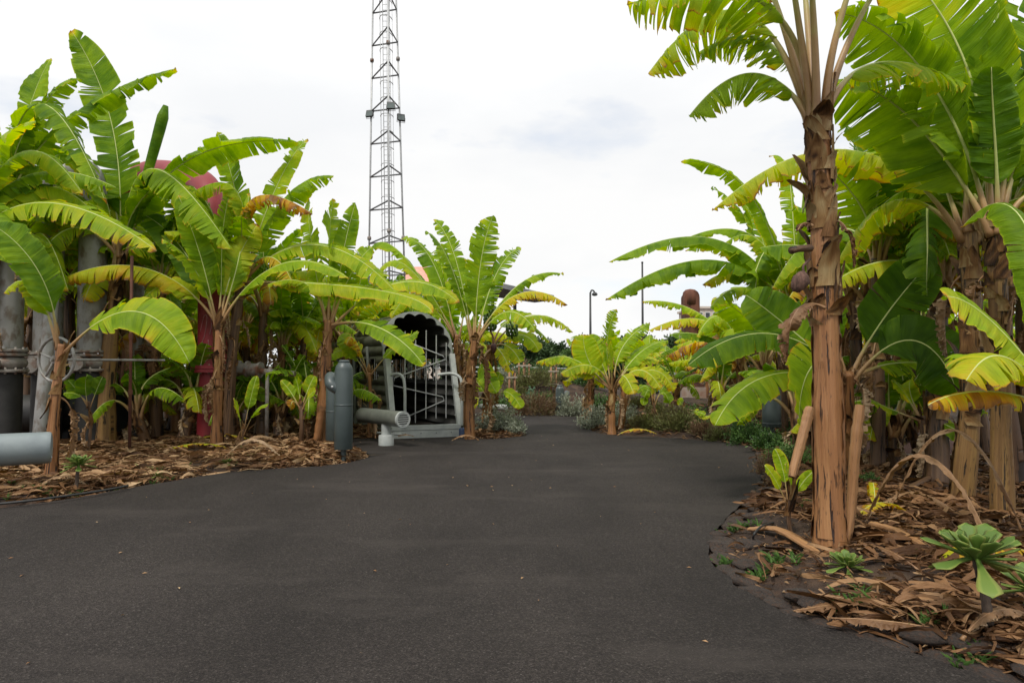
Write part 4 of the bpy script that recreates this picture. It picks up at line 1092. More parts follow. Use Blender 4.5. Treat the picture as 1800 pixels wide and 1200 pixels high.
# ------------------------------------------------------------------ corrugated tunnel with its barred mouth
TD = 13.35
tl_, tr_ = G(692, 769.5), G(803, 765.5)
e = np.array((tr_[0] - tl_[0], tr_[1] - tl_[1], 0)); WT = np.linalg.norm(e); e = e / WT
ax = np.array((-math.sin(R(29)), math.cos(R(29)), 0))
tun = empty('corrugated_tunnel', tl_, 'grey corrugated metal tunnel with scalloped arch and rod gate across its mouth', 'tunnel')
o = tun.location
LEAN = 0.27; WALL = P(0, 606, TD)[2]; LT = 5.2; RT = WT / 2
def tp(u, s, z):         # u across, s along, z up
    return tl_ + e * u + ax * (s) + np.array((0, 0, z))
prof = []   # (u, z, du, dz outward)
nl_ = 8; per = 7
for k in range(int(WALL / 0.2) * per + 1):
    z = WALL * k / (int(WALL / 0.2) * per)
    lob = abs(math.sin(math.pi * k / per)) * 0.055
    prof.append((0 - lob, z, -1, 0))
arch = []
NA = 8 * per
for k in range(1, NA):
    a = math.pi - math.pi * k / NA
    lob = abs(math.sin(math.pi * k / per)) * 0.062
    prof.append((RT + (RT + lob) * math.cos(a), WALL + (RT + lob) * 0.98 * math.sin(a), math.cos(a), math.sin(a)))
i_arch = (int(WALL / 0.2) * per, int(WALL / 0.2) * per + NA)
for k in range(int(WALL / 0.2) * per + 1):
    z = WALL - WALL * k / (int(WALL / 0.2) * per)
    lob = abs(math.sin(math.pi * k / per)) * 0.055
    prof.append((WT + lob, z, 1, 0))
ss = [0.0, 0.45, 0.62, 1.02, 1.19, 1.59, 1.76, 2.16, 2.33, 2.73, 2.9, 3.3, 3.47, 3.87, 4.04, 4.44, LT]
win = {1: 0, 3: 0, 5: 0, 7: 0, 9: 0, 11: 0, 13: 0}
def shell(off, flip):
    mb = MB(); g = np.array([[tp(u + du * off, (s + (z * LEAN) * (1 - s / LT)), z + dz * off) for s in ss] for (u, z, du, dz) in prof])
    f = []; ns = len(ss)
    for i in range(len(prof) - 1):
        zc = (prof[i][1] + prof[i + 1][1]) / 2
        wall = i < i_arch[0] or i >= i_arch[1]
        for j in range(ns - 1):
            if wall and 1.12 < zc < 1.56 and j in (1, 2, 4, 6, 8, 10, 12, 14)[1:] :
                continue
            q = (i * ns + j, i * ns + j + 1, (i + 1) * ns + j + 1, (i + 1) * ns + j)
            f.append(q if flip else q[::-1])
    mb.add(g.reshape(-1, 3), f)
    return mb
mb = shell(0.012, True); mb.build('outer_shell', M['shell'], tun, org=o, sharp=60)
mb = shell(0.0, False); mb.build('inner_lining', M['dark_interior'], tun, org=o, sharp=60)
# mouth flange: plate between the scallops and a smooth outline
mb = MB(); n_ = len(prof)
rim_in = [(u, z) for (u, z, du, dz) in prof]
rim_out = []
for (u, z, du, dz) in prof:
    if dz == 0 and abs(du) == 1:
        rim_out.append((-0.085 if du < 0 else WT + 0.085, z))
    else:
        rim_out.append((RT + (RT + 0.10) * du, WALL + (RT + 0.10) * 0.98 * dz))
for f0 in (-0.035, 0.015):
    pass
v = []
for f0 in (-0.035, 0.015):
    v += [tp(u, z * LEAN + f0, z) for u, z in rim_in] + [tp(u, z * LEAN + f0, z) for u, z in rim_out]
fs = []
for i in range(n_ - 1):
    fs.append((i, i + 1, n_ + i + 1, n_ + i)); fs.append((2 * n_ + n_ + i, 2 * n_ + n_ + i + 1, 2 * n_ + i + 1, 2 * n_ + i))
    fs.append((n_ + i, n_ + i + 1, 3 * n_ + i + 1, 3 * n_ + i)); fs.append((2 * n_ + i, 2 * n_ + i + 1, i + 1, i))
mb.add(v, fs); mb.build('mouth_flange', M['tunnel'], tun, org=o, sharp=35)
def bar(name, u0, s0, z0, u1, s1, z1, r, m, n=8, par=None):
    mb = MB(); mb.tube([tp(u0, s0, z0), tp(u1, s1, z1)], r, n); return mb.build(name, M[m], par or tun, org=o, sharp=50)
for u in (-0.03, WT + 0.03):
    mb = MB(); a, b_ = tp(u, 0.05 * LEAN - 0.11, 0.12), tp(u, 1.66 * LEAN - 0.11, 1.66)
    c = (a + b_) / 2; dz_ = nrm(b_ - a); sx_ = e; sy_ = np.cross(dz_, sx_)
    mb.box(c, (0.105, 0.10, np.linalg.norm(b_ - a)), axes=(sx_, sy_, dz_)); mb.build('post', M['frame'], tun, org=o, smooth=False)
mb = MB(); mb.box((tp(0, -0.08, 0.20) + tp(WT, -0.08, 0.20)) / 2, (WT + 0.16, 0.16, 0.085), axes=(e, np.cross((0, 0, 1), e), (0, 0, 1))); mb.build('sill', M['frame'], tun, org=o, smooth=False)
mb = MB(); mb.box((tp(0, -0.10, 0.075) + tp(WT, -0.10, 0.075)) / 2, (WT + 0.10, 0.10, 0.15), axes=(e, np.cross((0, 0, 1), e), (0, 0, 1))); rs = mb.build('riser', M['frame'], tun, org=o, smooth=False)
for k in range(4):
    mb = MB(); mb.lathe([(0.012, 0), (0.012, 0.012)], 8, tp(WT * (0.14 + 0.24 * k), -0.152, 0.09), (e, np.array((0, 0, 1.0)), -np.cross((0, 0, 1), e))); mb.build('bolt', M['lattice'], rs, org=o)
mb = MB(); mb.add([tp(0.0, 0.0, 0.16), tp(WT, 0.0, 0.16), tp(WT, LT, 0.16), tp(0, LT, 0.16)], [(0, 1, 2, 3)]); mb.build('floor', M['asphalt'], tun, org=o, smooth=False)
mb = MB(); g = [tp(u, LT - 0.01, z) for (u, z, du, dz) in prof]; mb.add(g, [tuple(range(len(g)))]); mb.build('end_wall', M['dark_interior'], tun, org=o, smooth=False)  # added to close the far end; interior darkness painted into its colour
bl = [0.055, 0.25, 0.42, 0.59, 0.755, 0.92]
tops = [1.45, 2.12, 1.95, 2.15, 2.05, 1.9]
for k, t_ in enumerate(bl):
    u = WT * t_; zt = tops[k]
    bar('bar', u, 0.30, 0.34 if k > 2 else 0.26, u, 0.30, zt, 0.012, 'galv')
zz = [(0.12, 1.98), (0.86, 1.62), (0.90, 1.55), (0.08, 1.18), (0.06, 1.02), (0.86, 0.78), (0.88, 0.70), (0.30, 0.40)]
mb = MB(); mb.tube([tp(WT * t_, 0.275, z) for t_, z in zz], 0.013, 8); mb.build('zigzag_rod', M['galv'], tun, org=o)
for u, sg in ((0.10, 1), (WT - 0.03, -1)):
    mb = MB(); k = 0.12
    mb.tube(smooth_path([tp(u - 0.12 * 1 if sg > 0 else u - 0.32, 0.10, 1.24), tp(u - 0.03 if sg > 0 else u - 0.1, -0.06, 1.26), tp(u + 0.03, -0.16, 1.17), tp(u + 0.045, -0.2, 0.95), tp(u + 0.05, -0.2, 0.6), tp(u + 0.05, -0.2, 0.23)], 36), 0.030, 12); mb.build('handrail', M['frame'], tun, org=o, sharp=60)
for s in (1.1, 2.25, 3.4, 4.6):
    bar('rib', -0.09, s + 0.05, 0.0, -0.09, s + WALL * LEAN * (1 - s / LT), WALL, 0.035, 'tunnel')
for side in (0, WT):
    for j in (2, 4, 6, 8, 10, 12, 14):
        for k in range(3):
            s = ss[j] + (ss[j + 1] - ss[j]) * (k + 0.5) / 3
            s = s + 1.34 * LEAN * (1 - s / LT)
            bar('window_bar', side, s, 1.1, side, s, 1.58, 0.008, 'galv', 5)
mb = MB(); mb.tube(smooth_path([tp(-0.35, -0.05, 0.12), tp(-0.1, -0.12, 0.10), tp(0.1, -0.16, 0.08)], 10), 0.022, 8); mb.build('drain_pipe', M['frame'], tun, org=o)
# blue bottle crate corner beside the mouth
bx = empty('blue_canister', G(812, 767), 'small dark blue canister standing beside the tunnel sill', 'canister')
mb = MB(); mb.lathe([(0.05, 0), (0.06, 0.01), (0.06, 0.14), (0.045, 0.17), (0.02, 0.18)], 16); mb.build('body', M['blue'], bx, sharp=40)
mb = MB(); mb.lathe([(0.022, 0.18), (0.022, 0.215)], 12); mb.build('cap', M['black'], bx, sharp=40)

# rail fence and tree stakes on the far mound
fd = 26.0
rf = empty('rail_fence', (X(880, fd), fd, 0), 'thin pale rail fence crossing behind the far mound', 'rail fence')
for px0, px1 in ((830, 905), (905, 1000)):
    for yy in (645, 653):
        mb = MB(); mb.tube([P(px0, yy, fd), P(px1, yy + 3, fd)], 0.03, 8); mb.build('rail', M['galv'], rf, org=rf.location)
for px in (830, 868, 905, 952, 1000):
    zt = P(px, 644, fd)[2]; mb = MB(); mb.tube([(X(px, fd), fd, -0.05), (X(px, fd), fd, zt)], 0.035, 8); mb.build('post', M['galv'], rf, org=rf.location)
def staked(px, d, ytop, label, n=2):
    x = X(px, d); h = HT(x, d); zt = P(px, ytop, d)[2]
    root = empty('staked_sapling', (x, d, h), label, 'staked sapling', 'saplings tied to wooden stakes')
    for k in range(n):
        xx = (k - (n - 1) / 2) * 0.17; mb = MB(); mb.tube([(xx, 0.02 * k, -0.1), (xx, 0.02 * k, zt - h - 0.05 * k)], 0.032, 8); mb.build('stake', M['wood'], root)
    for q in (0.35, 0.8):
        mb = MB(); mb.box((0, -0.04, (zt - h) * q), (0.17 * n, 0.02, 0.05)); mb.build('tie', M['kerb'], root, smooth=False)
    mb = MB(); mb.tube([(0.03, 0, -0.05), (0.05, 0, (zt - h) * 0.9), (0.02, 0.02, (zt - h) * 1.15)], [0.03, 0.025, 0.008], 6)
    for k in range(5):
        a = k * 1.3; mb.tube([(0.05, 0, (zt - h) * 0.9), (0.05 + 0.2 * math.cos(a), 0.2 * math.sin(a), (zt - h) * 1.08)], [0.012, 0.004], 5)
    mb.build('stem', M['twig'], root)
staked(900, 21.5, 652, 'sapling held by a pair of stakes nearest the tunnel side of the mound')
staked(921, 23.0, 634, 'sapling held by three thick stakes on top of the mound', 3)
staked(973, 22.5, 642, 'sapling held by two stakes above the far bollard')

# ------------------------------------------------------------------ banana plants, the ones that can be told apart
GA = 'banana plants along the path'
BP = 'banana_plant'
A = 0.38
plant(BP, 'small banana plant in front of the hand wheel with a broad bright leaf', (90, 845), (108, 605), 0.082, 0.05, [
    (236, 547, 328, 638, -0.35, 0.50, 0.36, 62, 22, 3), (70, 482, -18, 392, -0.5, 0.56, 0.22, 62, 14, 3), (58, 503, 6, 515, -0.25, 0.34, 0.42, 25, 45, 6)], seed=2, flakes=9, hang=1, res=1.3, flake_sep=True, flake_from=0.55, d_top=8.6)
plant(BP, 'banana plant whose long yellow green leaf crosses the grey pipes from the picture edge', (-120, 860), (-75, 440), 0.11, 0.07, [
    (70, 356, 272, 440, -0.3, 0.52, 0.43, 52, 30, 14), (-30, 285, 64, 214, -0.3, 0.62, 0.40, 60, 15, 5), (-40, 372, 42, 462, -0.9, 0.55, 0.30, 60, 25, 6), (30, 270, 150, 345, 0.2, 0.5, 0.36, 30, 50, 12), (40, 310, 205, 330, 0.5, 0.5, 0.34, 20, 60, 14), (60, 330, 180, 392, 0.6, 0.5, 0.40, 30, 60, 12)],
    seed=3, extra=4, res=1.2, depth=9.3, ex_az=(0.2, 2.6))
plant(BP, 'tall banana plant rising behind the thick edge pipe with torn arching leaves', (-60, 800), (0, 372), 0.10, 0.07, [
    (46, 205, 90, 104, 0.3, 0.52, 0.30, 50, 16, 4), (72, 195, 144, 138, 0.5, 0.5, 0.3, -25, 70, 16), (62, 180, 192, 362, -0.4, 0.62, 0.29, 20, 58, 18),
    (110, 215, 312, 123, 0.3, 0.5, 0.27, -18, 78, 18), (-30, 230, -60, 110, 0.2, 0.5, 0.33, 60, 20, 6)], seed=4, extra=8, res=1.2, depth=10.6, hang=4, ex_len=(1.2, 1.6))
plant(BP, 'banana plant with thick tan leaning pseudostem and the tallest upright leaf over the red pipe', (187, 790), (213, 442), 0.185, 0.085, [
    (196, 228, 128, 56, 0.2, 0.74, 0.25, 84, 14, 8), (148, 347, 4, 356, -0.4, 0.56, 0.36, 50, 30, 10), (263, 296, 410, 440, -0.5, 0.85, 0.36, 42, 62, 22),
    (322, 287, 523, 248, 0.4, 0.58, 0.27, -28, 28, 6), (190, 330, 120, 300, 0.4, 0.45, 0.48, 20, 60, 12), (140, 285, 38, 318, -0.8, 0.5, 0.36, 25, 60, 12), (165, 300, 92, 262, -0.6, 0.5, 0.30, 40, 30, 8), (130, 400, 60, 470, -0.9, 0.5, 0.42, 25, 60, 12)], seed=5, lean=(190, 640), depth=11.9, res=1.2, material='stem_green', flakes=18, flake_from=0.6, hang=2, extra=5)
plant(BP, 'banana plant in front of the red pipe with a long yellowed hanging leaf', (380, 790), (385, 560), 0.115, 0.062, [
    (300, 500, 234, 558, -0.3, 0.46, 0.44, 45, 25, 6), (258, 472, 102, 494, -0.5, 0.62, 0.59, 8, 90, 14), (352, 450, 314, 342, -0.4, 0.52, 0.32, 78, 12, 4),
    (318, 432, 238, 372, 0.5, 0.55, 0.2, 55, 18, 4), (408, 478, 452, 394, 0.4, 0.55, 0.48, 62, 25, 9), (492, 464, 615, 490, -0.3, 0.4, 0.40, 42, 28, 4),
    (392, 440, 402, 345, 0.3, 0.5, 0.33, 78, 14, 8), (425, 430, 440, 340, 0.6, 0.42, 0.38, 30, 60, 14), (340, 470, 285, 420, -0.6, 0.46, 0.36, 35, 40, 8)], seed=6, flakes=14, flake_sep=True, hang=4, res=1.3)
plant(BP, 'shaggy banana plant just behind the red pipe with an orange scorched hanging leaf', (402, 770), (424, 482), 0.12, 0.075, [
    (560, 430, 703, 522, -0.4, 0.52, 0.42, 48, 30, 9), (416, 345, 383, 232, 0.3, 0.58, 0.31, 82, 14, 7), (488, 325, 541, 244, 0.3, 0.42, 0.34, 60, 22, 12),
    (502, 350, 585, 308, -0.2, 0.58, 0.29, -15, 60, 12), (440, 352, 552, 378, -0.6, 0.5, 0.74, 8, 105, 22), (415, 335, 318, 352, -0.5, 0.60, 0.42, 10, 85, 18), (340, 330, 300, 430, -0.6, 0.6, 0.30, 30, 60, 16), (395, 400, 352, 420, -0.8, 0.5, 0.34, 40, 40, 9),
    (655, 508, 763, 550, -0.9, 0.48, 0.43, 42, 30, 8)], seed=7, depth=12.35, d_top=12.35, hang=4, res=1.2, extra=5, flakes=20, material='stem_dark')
plant(BP, 'banana plant beside the slate bollard with broad upright leaves', (568, 783), (578, 563), 0.15, 0.075, [
    (581, 452, 585, 350, 0.2, 0.82, 0.35, 90, 10, 9), (550, 452, 544, 350, 0.7, 0.55, 0.37, 80, 12, 6), (603, 455, 622, 357, 0.5, 0.44, 0.31, 55, 25, 10),
    (700, 497, 808, 533, -0.3, 0.46, 0.43, 46, 26, 6), (668, 576, 743, 643, -0.8, 0.40, 0.33, 48, 22, 5), (540, 500, 470, 500, -0.3, 0.42, 0.42, 30, 45, 9),
    (618, 480, 653, 434, 0.4, 0.42, 0.34, 40, 30, 8)], seed=8, hang=2, res=1.3, flakes=14, flake_sep=True, flake_from=0.45)
plant(BP, 'slender young banana plant between the slate bollard and the tunnel wall', (649, 768), (649, 655), 0.062, 0.035, [
    (625, 618, 597, 590, -0.2, 0.42, 0.33, 65, 14, 2), (692, 612, 737, 583, -0.2, 0.34, 0.33, 60, 18, 3), (612, 618, 574, 633, -0.4, 0.32, 0.40, 45, 20, 2),
    (625, 598, 610, 606, -0.5, 0.36, 0.62, 40, 60, 8)], seed=9, flakes=6, hang=2, res=1.0)
rootF, bF, tF = plant(BP, 'banana plant at the tunnel mouth corner with slender brown stem and ragged crown', (826, 771), (835, 592), 0.115, 0.07, [
    (843, 472, 868, 378, 0.2, 0.66, 0.33, 84, 12, 18), (838, 462, 843, 386, 0.6, 0.4, 0.34, 60, 25, 14), (800, 452, 760, 386, 0.4, 0.42, 0.31, 52, 24, 12),
    (790, 462, 747, 408, -0.2, 0.46, 0.28, 40, 38, 14), (872, 482, 917, 435, 0.3, 0.46, 0.3, 48, 30, 14), (912, 500, 990, 482, 0.4, 0.3, 0.30, 20, 60, 18),
    (912, 516, 998, 536, -0.2, 0.38, 0.60, 12, 90, 24), (890, 548, 940, 582, -0.5, 0.42, 0.40, 46, 25, 8)], seed=10, hang=4, res=1.3, flakes=18, flake_sep=True, flake_from=0.35)
plant(BP, 'banana plant with a straight brown stem close behind the right hand post of the tunnel', (809, 775), (803, 588), 0.105, 0.065, [
    (757, 455, 706, 420, 0.3, 0.52, 0.33, 35, 30, 10), (692, 434, 638, 468, 0.2, 0.48, 0.35, 25, 40, 12), (718, 470, 664, 482, -0.3, 0.42, 0.42, 40, 25, 5),
    (780, 500, 770, 430, 0.6, 0.5, 0.36, 75, 14, 6), (735, 520, 690, 560, -0.4, 0.42, 0.43, 40, 35, 8)], seed=11, depth=15.0, hang=4, res=1.2, flakes=14, extra=1)
rootH, bH, tH = plant(BP, 'thin banana plant bearing green fruit and a purple bud over the silver bush', (852, 765), (862, 606), 0.095, 0.06, [
    (935, 555, 1008, 584, 0.2, 0.40, 0.46, 36, 40, 16), (912, 588, 948, 617, -0.3, 0.40, 0.40, 42, 28, 6), (888, 606, 916, 637, -0.5, 0.36, 0.42, 42, 30, 6),
    (875, 612, 891, 641, -0.7, 0.3, 0.48, 40, 40, 6), (850, 640, 873, 690, -0.9, 0.36, 0.36, 55, 20, 2), (905, 560, 965, 600, 0.6, 0.4, 0.36, 30, 35, 8)], seed=12, depth=14.6, hang=4, res=1.1, flakes=14)
plant(BP, 'young banana plant leaning over the silver bush past the tunnel', (862, 768), (861, 700), 0.045, 0.028, [
    (888, 688, 917, 717, -0.2, 0.3, 0.40, 50, 20, 3), (845, 680, 832, 665, 0.2, 0.26, 0.36, 50, 20, 2), (872, 675, 880, 655, 0.2, 0.26, 0.34, 60, 15, 2), (838, 700, 824, 722, -0.3, 0.24, 0.5, 40, 30, 4)], seed=13, depth=14.1, flakes=4, hang=1)
plant(BP, 'bright fan shaped banana plant alone at the bend of the path', (1076, 763), (1078, 675), 0.092, 0.058, [
    (1036, 636, 1027, 588, 0.1, 0.60, 0.42, 88, 10, 3), (1056, 632, 1034, 588, 0.4, 0.46, 0.38, 65, 18, 4), (1068, 605, 1082, 543, 0.3, 0.44, 0.35, 78, 18, 14),
    (1094, 610, 1142, 567, 0.4, 0.42, 0.38, 30, 35, 14), (1075, 642, 1064, 604, -0.6, 0.46, 0.42, 88, 8, 2), (1006, 630, 956, 639, 0.1, 0.46, 0.42, 40, 35, 10),
    (1040, 643, 985, 657, -0.4, 0.38, 0.45, 40, 35, 10), (1122, 622, 1175, 598, 0.3, 0.34, 0.36, 40, 25, 5), (1122, 650, 1162, 683, -0.4, 0.38, 0.50, 46, 25, 8),
    (1146, 650, 1185, 689, -0.1, 0.38, 0.50, 46, 25, 8), (1096, 660, 1113, 692, -0.8, 0.34, 0.52, 50, 25, 5), (1118, 636, 1158, 637, 0.2, 0.34, 0.45, 40, 35, 8), (1018, 655, 997, 681, 0.1, 0.3, 0.52, 30, 50, 6)],
    seed=14, hang=3, res=1.1, flakes=12, d_top=14.3)
# hero at the right
plant(BP, 'tall banana plant nearest the path edge with smooth reddish trunk and curled dry leaf', (1459, 975), (1437, 205), 0.113, 0.080, [
    (1345, 10, 1104, 4, -0.2, 0.62, 0.40, -18, 78, 18, 0.40), (1300, 20, 1139, 128, 0.6, 0.62, 0.42, 5, 85, 26, 0.36), (1322, 128, 1211, 205, 0.2, 0.60, 0.35, 5, 84, 18, 0.20), (1345, 70, 1225, 92, 0.7, 0.5, 0.36, 5, 80, 24, 0.36),
    (1362, -10, 1270, -230, 0.2, 0.6, 0.35, 40, 20, 5, 0.5), (1515, 20, 1650, -170, 0.3, 0.6, 0.35, 40, 20, 5, 0.52), (1425, 20, 1395, -280, 0.5, 0.6, 0.33, 60, 18, 5, 0.5),
    (1482, 10, 1600, -260, -0.3, 0.6, 0.35, 50, 18, 5, 0.5), (1398, -5, 1330, -260, -0.4, 0.6, 0.36, 50, 18, 5, 0.5), (1540, 110, 1690, 150, 0.8, 0.5, 0.38, 10, 74, 20, 0.3), (1420, -120, 1352, 10, -0.9, 0.42, 0.44, 10, 50, 6, 0.45)],
    seed=15, lean=(1452, 590), d_top=5.45, hang=0, res=1.7, nside=34, flakes=60, flake_sep=True, flake_from=0.50, flare=1.10)
plant(BP, 'dark stemmed banana plant behind the broad shaded leaf in the tall bed', (1650, 860), (1655, 475), 0.135, 0.10, [
    (1562, 458, 1460, 500, -0.2, 0.46, 0.50, 30, 60, 16), (1628, 365, 1630, 520, -1.2, 0.6, 0.2, 10, 70, 20), (1590, 400, 1500, 380, 0.5, 0.5, 0.28, -15, 45, 12)],
    seed=16, extra=5, hang=3, res=1.2, material='stem_dark', flakes=30, flake_sep=True, flake_from=0.25, d_top=8.6)
plant(BP, 'banana plant with a very thick base whose orange tipped leaf passes behind the reddish trunk', (1690, 890), (1703, 398), 0.128, 0.078, [
    (1492, 262, 1250, 372, 0.3, 0.54, 0.50, 10, 86, 24), (1640, 280, 1570, 190, 0.6, 0.6, 0.25, -30, 30, 6), (1690, 220, 1660, 60, 0.8, 0.6, 0.25, 70, 20, 8), (1760, 250, 1830, 170, 0.6, 0.6, 0.26, -20, 40, 10)],
    seed=17, extra=3, hang=1, res=1.3, material='stem_green', flakes=34, flake_sep=True, flake_from=0.25)
plant(BP, 'tall yellow brown banana plant with huge leaves spreading overhead at the picture edge', (1762, 915), (1752, 388), 0.100, 0.075, [
    (1600, 205, 1452, 148, 0.2, 0.86, 0.30, -42, 44, 12), (1628, 128, 1465, 25, 0.4, 0.9, 0.30, -45, 40, 12), (1700, 118, 1560, -90, 0.5, 1.0, 0.34, -62, 18, 5),
    (1733, 170, 1768, -70, 0.5, 0.66, 0.28, 82, 20, 16), (1805, 255, 1920, 150, 0.3, 0.6, 0.30, -25, 40, 9), (1835, 335, 1960, 420, -0.2, 0.6, 0.35, 20, 50, 10),
    (1795, 170, 1860, -60, 0.3, 0.6, 0.28, 60, 20, 10)],
    seed=18, extra=1, hang=1, res=1.5, material='stem_green', flakes=30, flake_sep=True, flake_from=0.42, nside=24)
plant(BP, 'low banana plant behind the reddish trunk with wide dark green unbroken leaves', (1502, 852), (1490, 655), 0.105, 0.062, [
    (1552, 560, 1643, 454, 0.1, 0.64, 0.09, 66, 10, 1), (1605, 598, 1693, 707, -0.5, 0.64, 0.12, 60, 14, 2), (1352, 586, 1212, 641, -0.2, 0.48, 0.17, 40, 30, 4),
    (1352, 660, 1254, 746, -0.8, 0.50, 0.38, 36, 26, 5), (1432, 640, 1408, 747, -0.9, 0.54, 0.38, 66, 14, 4), (1368, 560, 1310, 518, 0.3, 0.56, 0.24, 70, 12, 4),
    (1460, 560, 1448, 470, 0.4, 0.5, 0.28, 80, 12, 4), (1560, 640, 1640, 640, 0.3, 0.4, 0.3, 40, 30, 4)], seed=19, hang=3, res=1.3, flakes=10, d_top=7.8)
plant(BP, 'banana plant outside the picture edge with a yellow leaf reaching in', (1890, 1010), (1880, 720), 0.12, 0.075, [
    (1752, 570, 1663, 521, -0.1, 0.50, 0.42, 52, 14, 2), (1762, 640, 1673, 656, -0.4, 0.40, 0.42, 35, 24, 3), (1745, 688, 1639, 712, -0.6, 0.26, 0.70, 20, 60, 6),
    (1775, 630, 1690, 668, -0.7, 0.42, 0.52, 35, 30, 4), (1800, 392, 1690, 400, 0.9, 0.36, 0.26, 10, 40, 4)], seed=20, depth=5.2, extra=3, hang=2, res=1.4, ex_az=(-1.4, 1.6))
plant(BP, 'banana plant behind the tall reddish trunk sending two long smooth leaves toward the lamp mast', (1405, 792), (1398, 562), 0.13, 0.085, [
    (1268, 424, 1070, 461, 0.0, 0.48, 0.28, 8, 42, 4), (1262, 458, 1063, 528, -0.4, 0.58, 0.26, -4, 56, 9), (1330, 418, 1193, 425, 0.5, 0.36, 0.33, 10, 50, 7),
    (1340, 428, 1266, 434, 0.3, 0.36, 0.40, 25, 55, 16), (1402, 458, 1409, 322, 0.2, 0.86, 0.36, 88, 6, 2), (1356, 440, 1322, 528, -0.4, 0.5, 0.30, 10, 60, 12),
    (1325, 350, 1197, 285, 0.6, 0.46, 0.30, -28, 30, 3), (1392, 330, 1350, 276, 0.8, 0.4, 0.40, -10, 60, 14), (1320, 480, 1235, 500, 0.3, 0.46, 0.52, 25, 50, 10)],
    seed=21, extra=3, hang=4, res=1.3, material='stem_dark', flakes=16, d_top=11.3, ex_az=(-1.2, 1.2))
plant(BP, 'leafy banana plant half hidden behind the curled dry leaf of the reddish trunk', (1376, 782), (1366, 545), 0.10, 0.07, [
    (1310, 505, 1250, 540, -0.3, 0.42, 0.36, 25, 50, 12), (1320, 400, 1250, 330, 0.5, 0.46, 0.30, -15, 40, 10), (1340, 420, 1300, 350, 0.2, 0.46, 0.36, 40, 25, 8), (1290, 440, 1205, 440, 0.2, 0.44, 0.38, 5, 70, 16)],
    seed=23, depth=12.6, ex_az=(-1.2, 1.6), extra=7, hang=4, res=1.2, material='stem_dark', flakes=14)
plant(BP, 'yellowing banana plant in front of the rust column', (1306, 722), (1302, 612), 0.12, 0.075, [
    (1222, 546, 1128, 530, 0.0, 0.42, 0.40, 10, 70, 18), (1236, 562, 1142, 580, -0.3, 0.48, 0.52, 20, 60, 16), (1266, 556, 1224, 592, -0.6, 0.5, 0.42, 30, 50, 14),
    (1240, 590, 1175, 588, -0.5, 0.4, 0.24, 30, 40, 6), (1330, 545, 1370, 560, 0.0, 0.4, 0.42, 20, 50, 10)], seed=22, depth=16.0, extra=4, hang=4, res=1.0, flakes=14)

# fruit and bud on the thin plant
d = tH[1] - 0.2
bb = P(857, 560, d)
mb = MB(); pth = smooth_path([P(846, 555, d + 0.1), P(853, 535, d), P(860, 545, d - 0.1), P(862, 580, d - 0.1), P(866, 590, d - 0.1), P(867, 606, d - 0.1)], 30); mb.tube(pth, 0.022, 8); mb.build('bunch_stalk', M['stalk'], rootH, org=bH)
bun = MB(); bun.tube(smooth_path([P(861, 546, d - 0.1), P(862, 575, d - 0.1)], 6), 0.03, 8); bo = bun.build('banana_bunch', M['banana'], rootH, org=bH)
for row in range(6):
    c = P(861.5, 547 + row * 6.2, d - 0.1)
    for k in range(11):
        a = k * 2 * math.pi / 11 + row * 0.3; ou = np.array((math.cos(a), math.sin(a), 0))
        mb = MB(); mb.tube(smooth_path([c + ou * 0.03, c + ou * 0.10 + (0, 0, -0.02), c + ou * 0.135 + (0, 0, 0.05), c + ou * 0.12 + (0, 0, 0.10)], 8), [0.010] + [0.019] * 5 + [0.014, 0.006][:2] if False else 0.018, 6)
        mb.build('banana', M['banana'], bo, org=bH)
mb = MB(); c = P(868, 611, d - 0.1); mb.lathe([(0.005, 0.10), (0.045, 0.07), (0.062, 0.02), (0.055, -0.04), (0.03, -0.10), (0.004, -0.13)], 14, c); mb.build('flower_bud', M['bud'], rootH, org=bH)
bun = MB(); d2 = tH[1] - 0.3; cc = P(900, 580, d2); bun.tube(smooth_path([P(872, 570, d2), P(888, 560, d2), P(898, 568, d2), P(900, 596, d2)], 16), 0.02, 8); bo = bun.build('banana_bunch', M['banana'], rootH, org=bH)
for row in range(3):
    c = P(900, 577 + row * 6, d2)
    for k in range(9):
        a = k * 2 * math.pi / 9 + row * 0.4; ou = np.array((math.cos(a), math.sin(a), 0))
        mb = MB(); mb.tube(smooth_path([c + ou * 0.03, c + ou * 0.09 + (0, 0, -0.02), c + ou * 0.12 + (0, 0, 0.04), c + ou * 0.11 + (0, 0, 0.08)], 8), 0.016, 6); mb.build('banana', M['banana'], bo, org=bH)

# rolled new leaves
def rolled(root_label_parent, org, a, b_, r):
    mb = MB(); k = 14
    pts = np.array([a + (b_ - a) * t + np.array((0.03, 0, 0)) * math.sin(t * 3) for t in np.linspace(0, 1, k)])
    rr = np.interp(np.linspace(0, 1, k), [0, 0.35, 0.55, 0.9, 0.97, 1.0], [0.35, 0.4, 0.8, 1.0, 0.9, 0.45]) * r
    mb.tube(pts, rr, 12, True, 0.22); mb.build('rolled_leaf', M['leaf'], root_label_parent, org=org)
roots = [o_ for o_ in scene.objects if o_.get('category') == 'banana plant']
def byl(s):
    return next(o_ for o_ in roots if s in o_['label'])
q = byl('tallest upright leaf'); rolled(q, q.location, P(216, 440, 11.8), P(291, 186, 11.7), 0.095)
q = byl('huge leaves spreading'); rolled(q, q.location, P(1748, 390, 6.7), P(1733, 45, 6.7), 0.035)

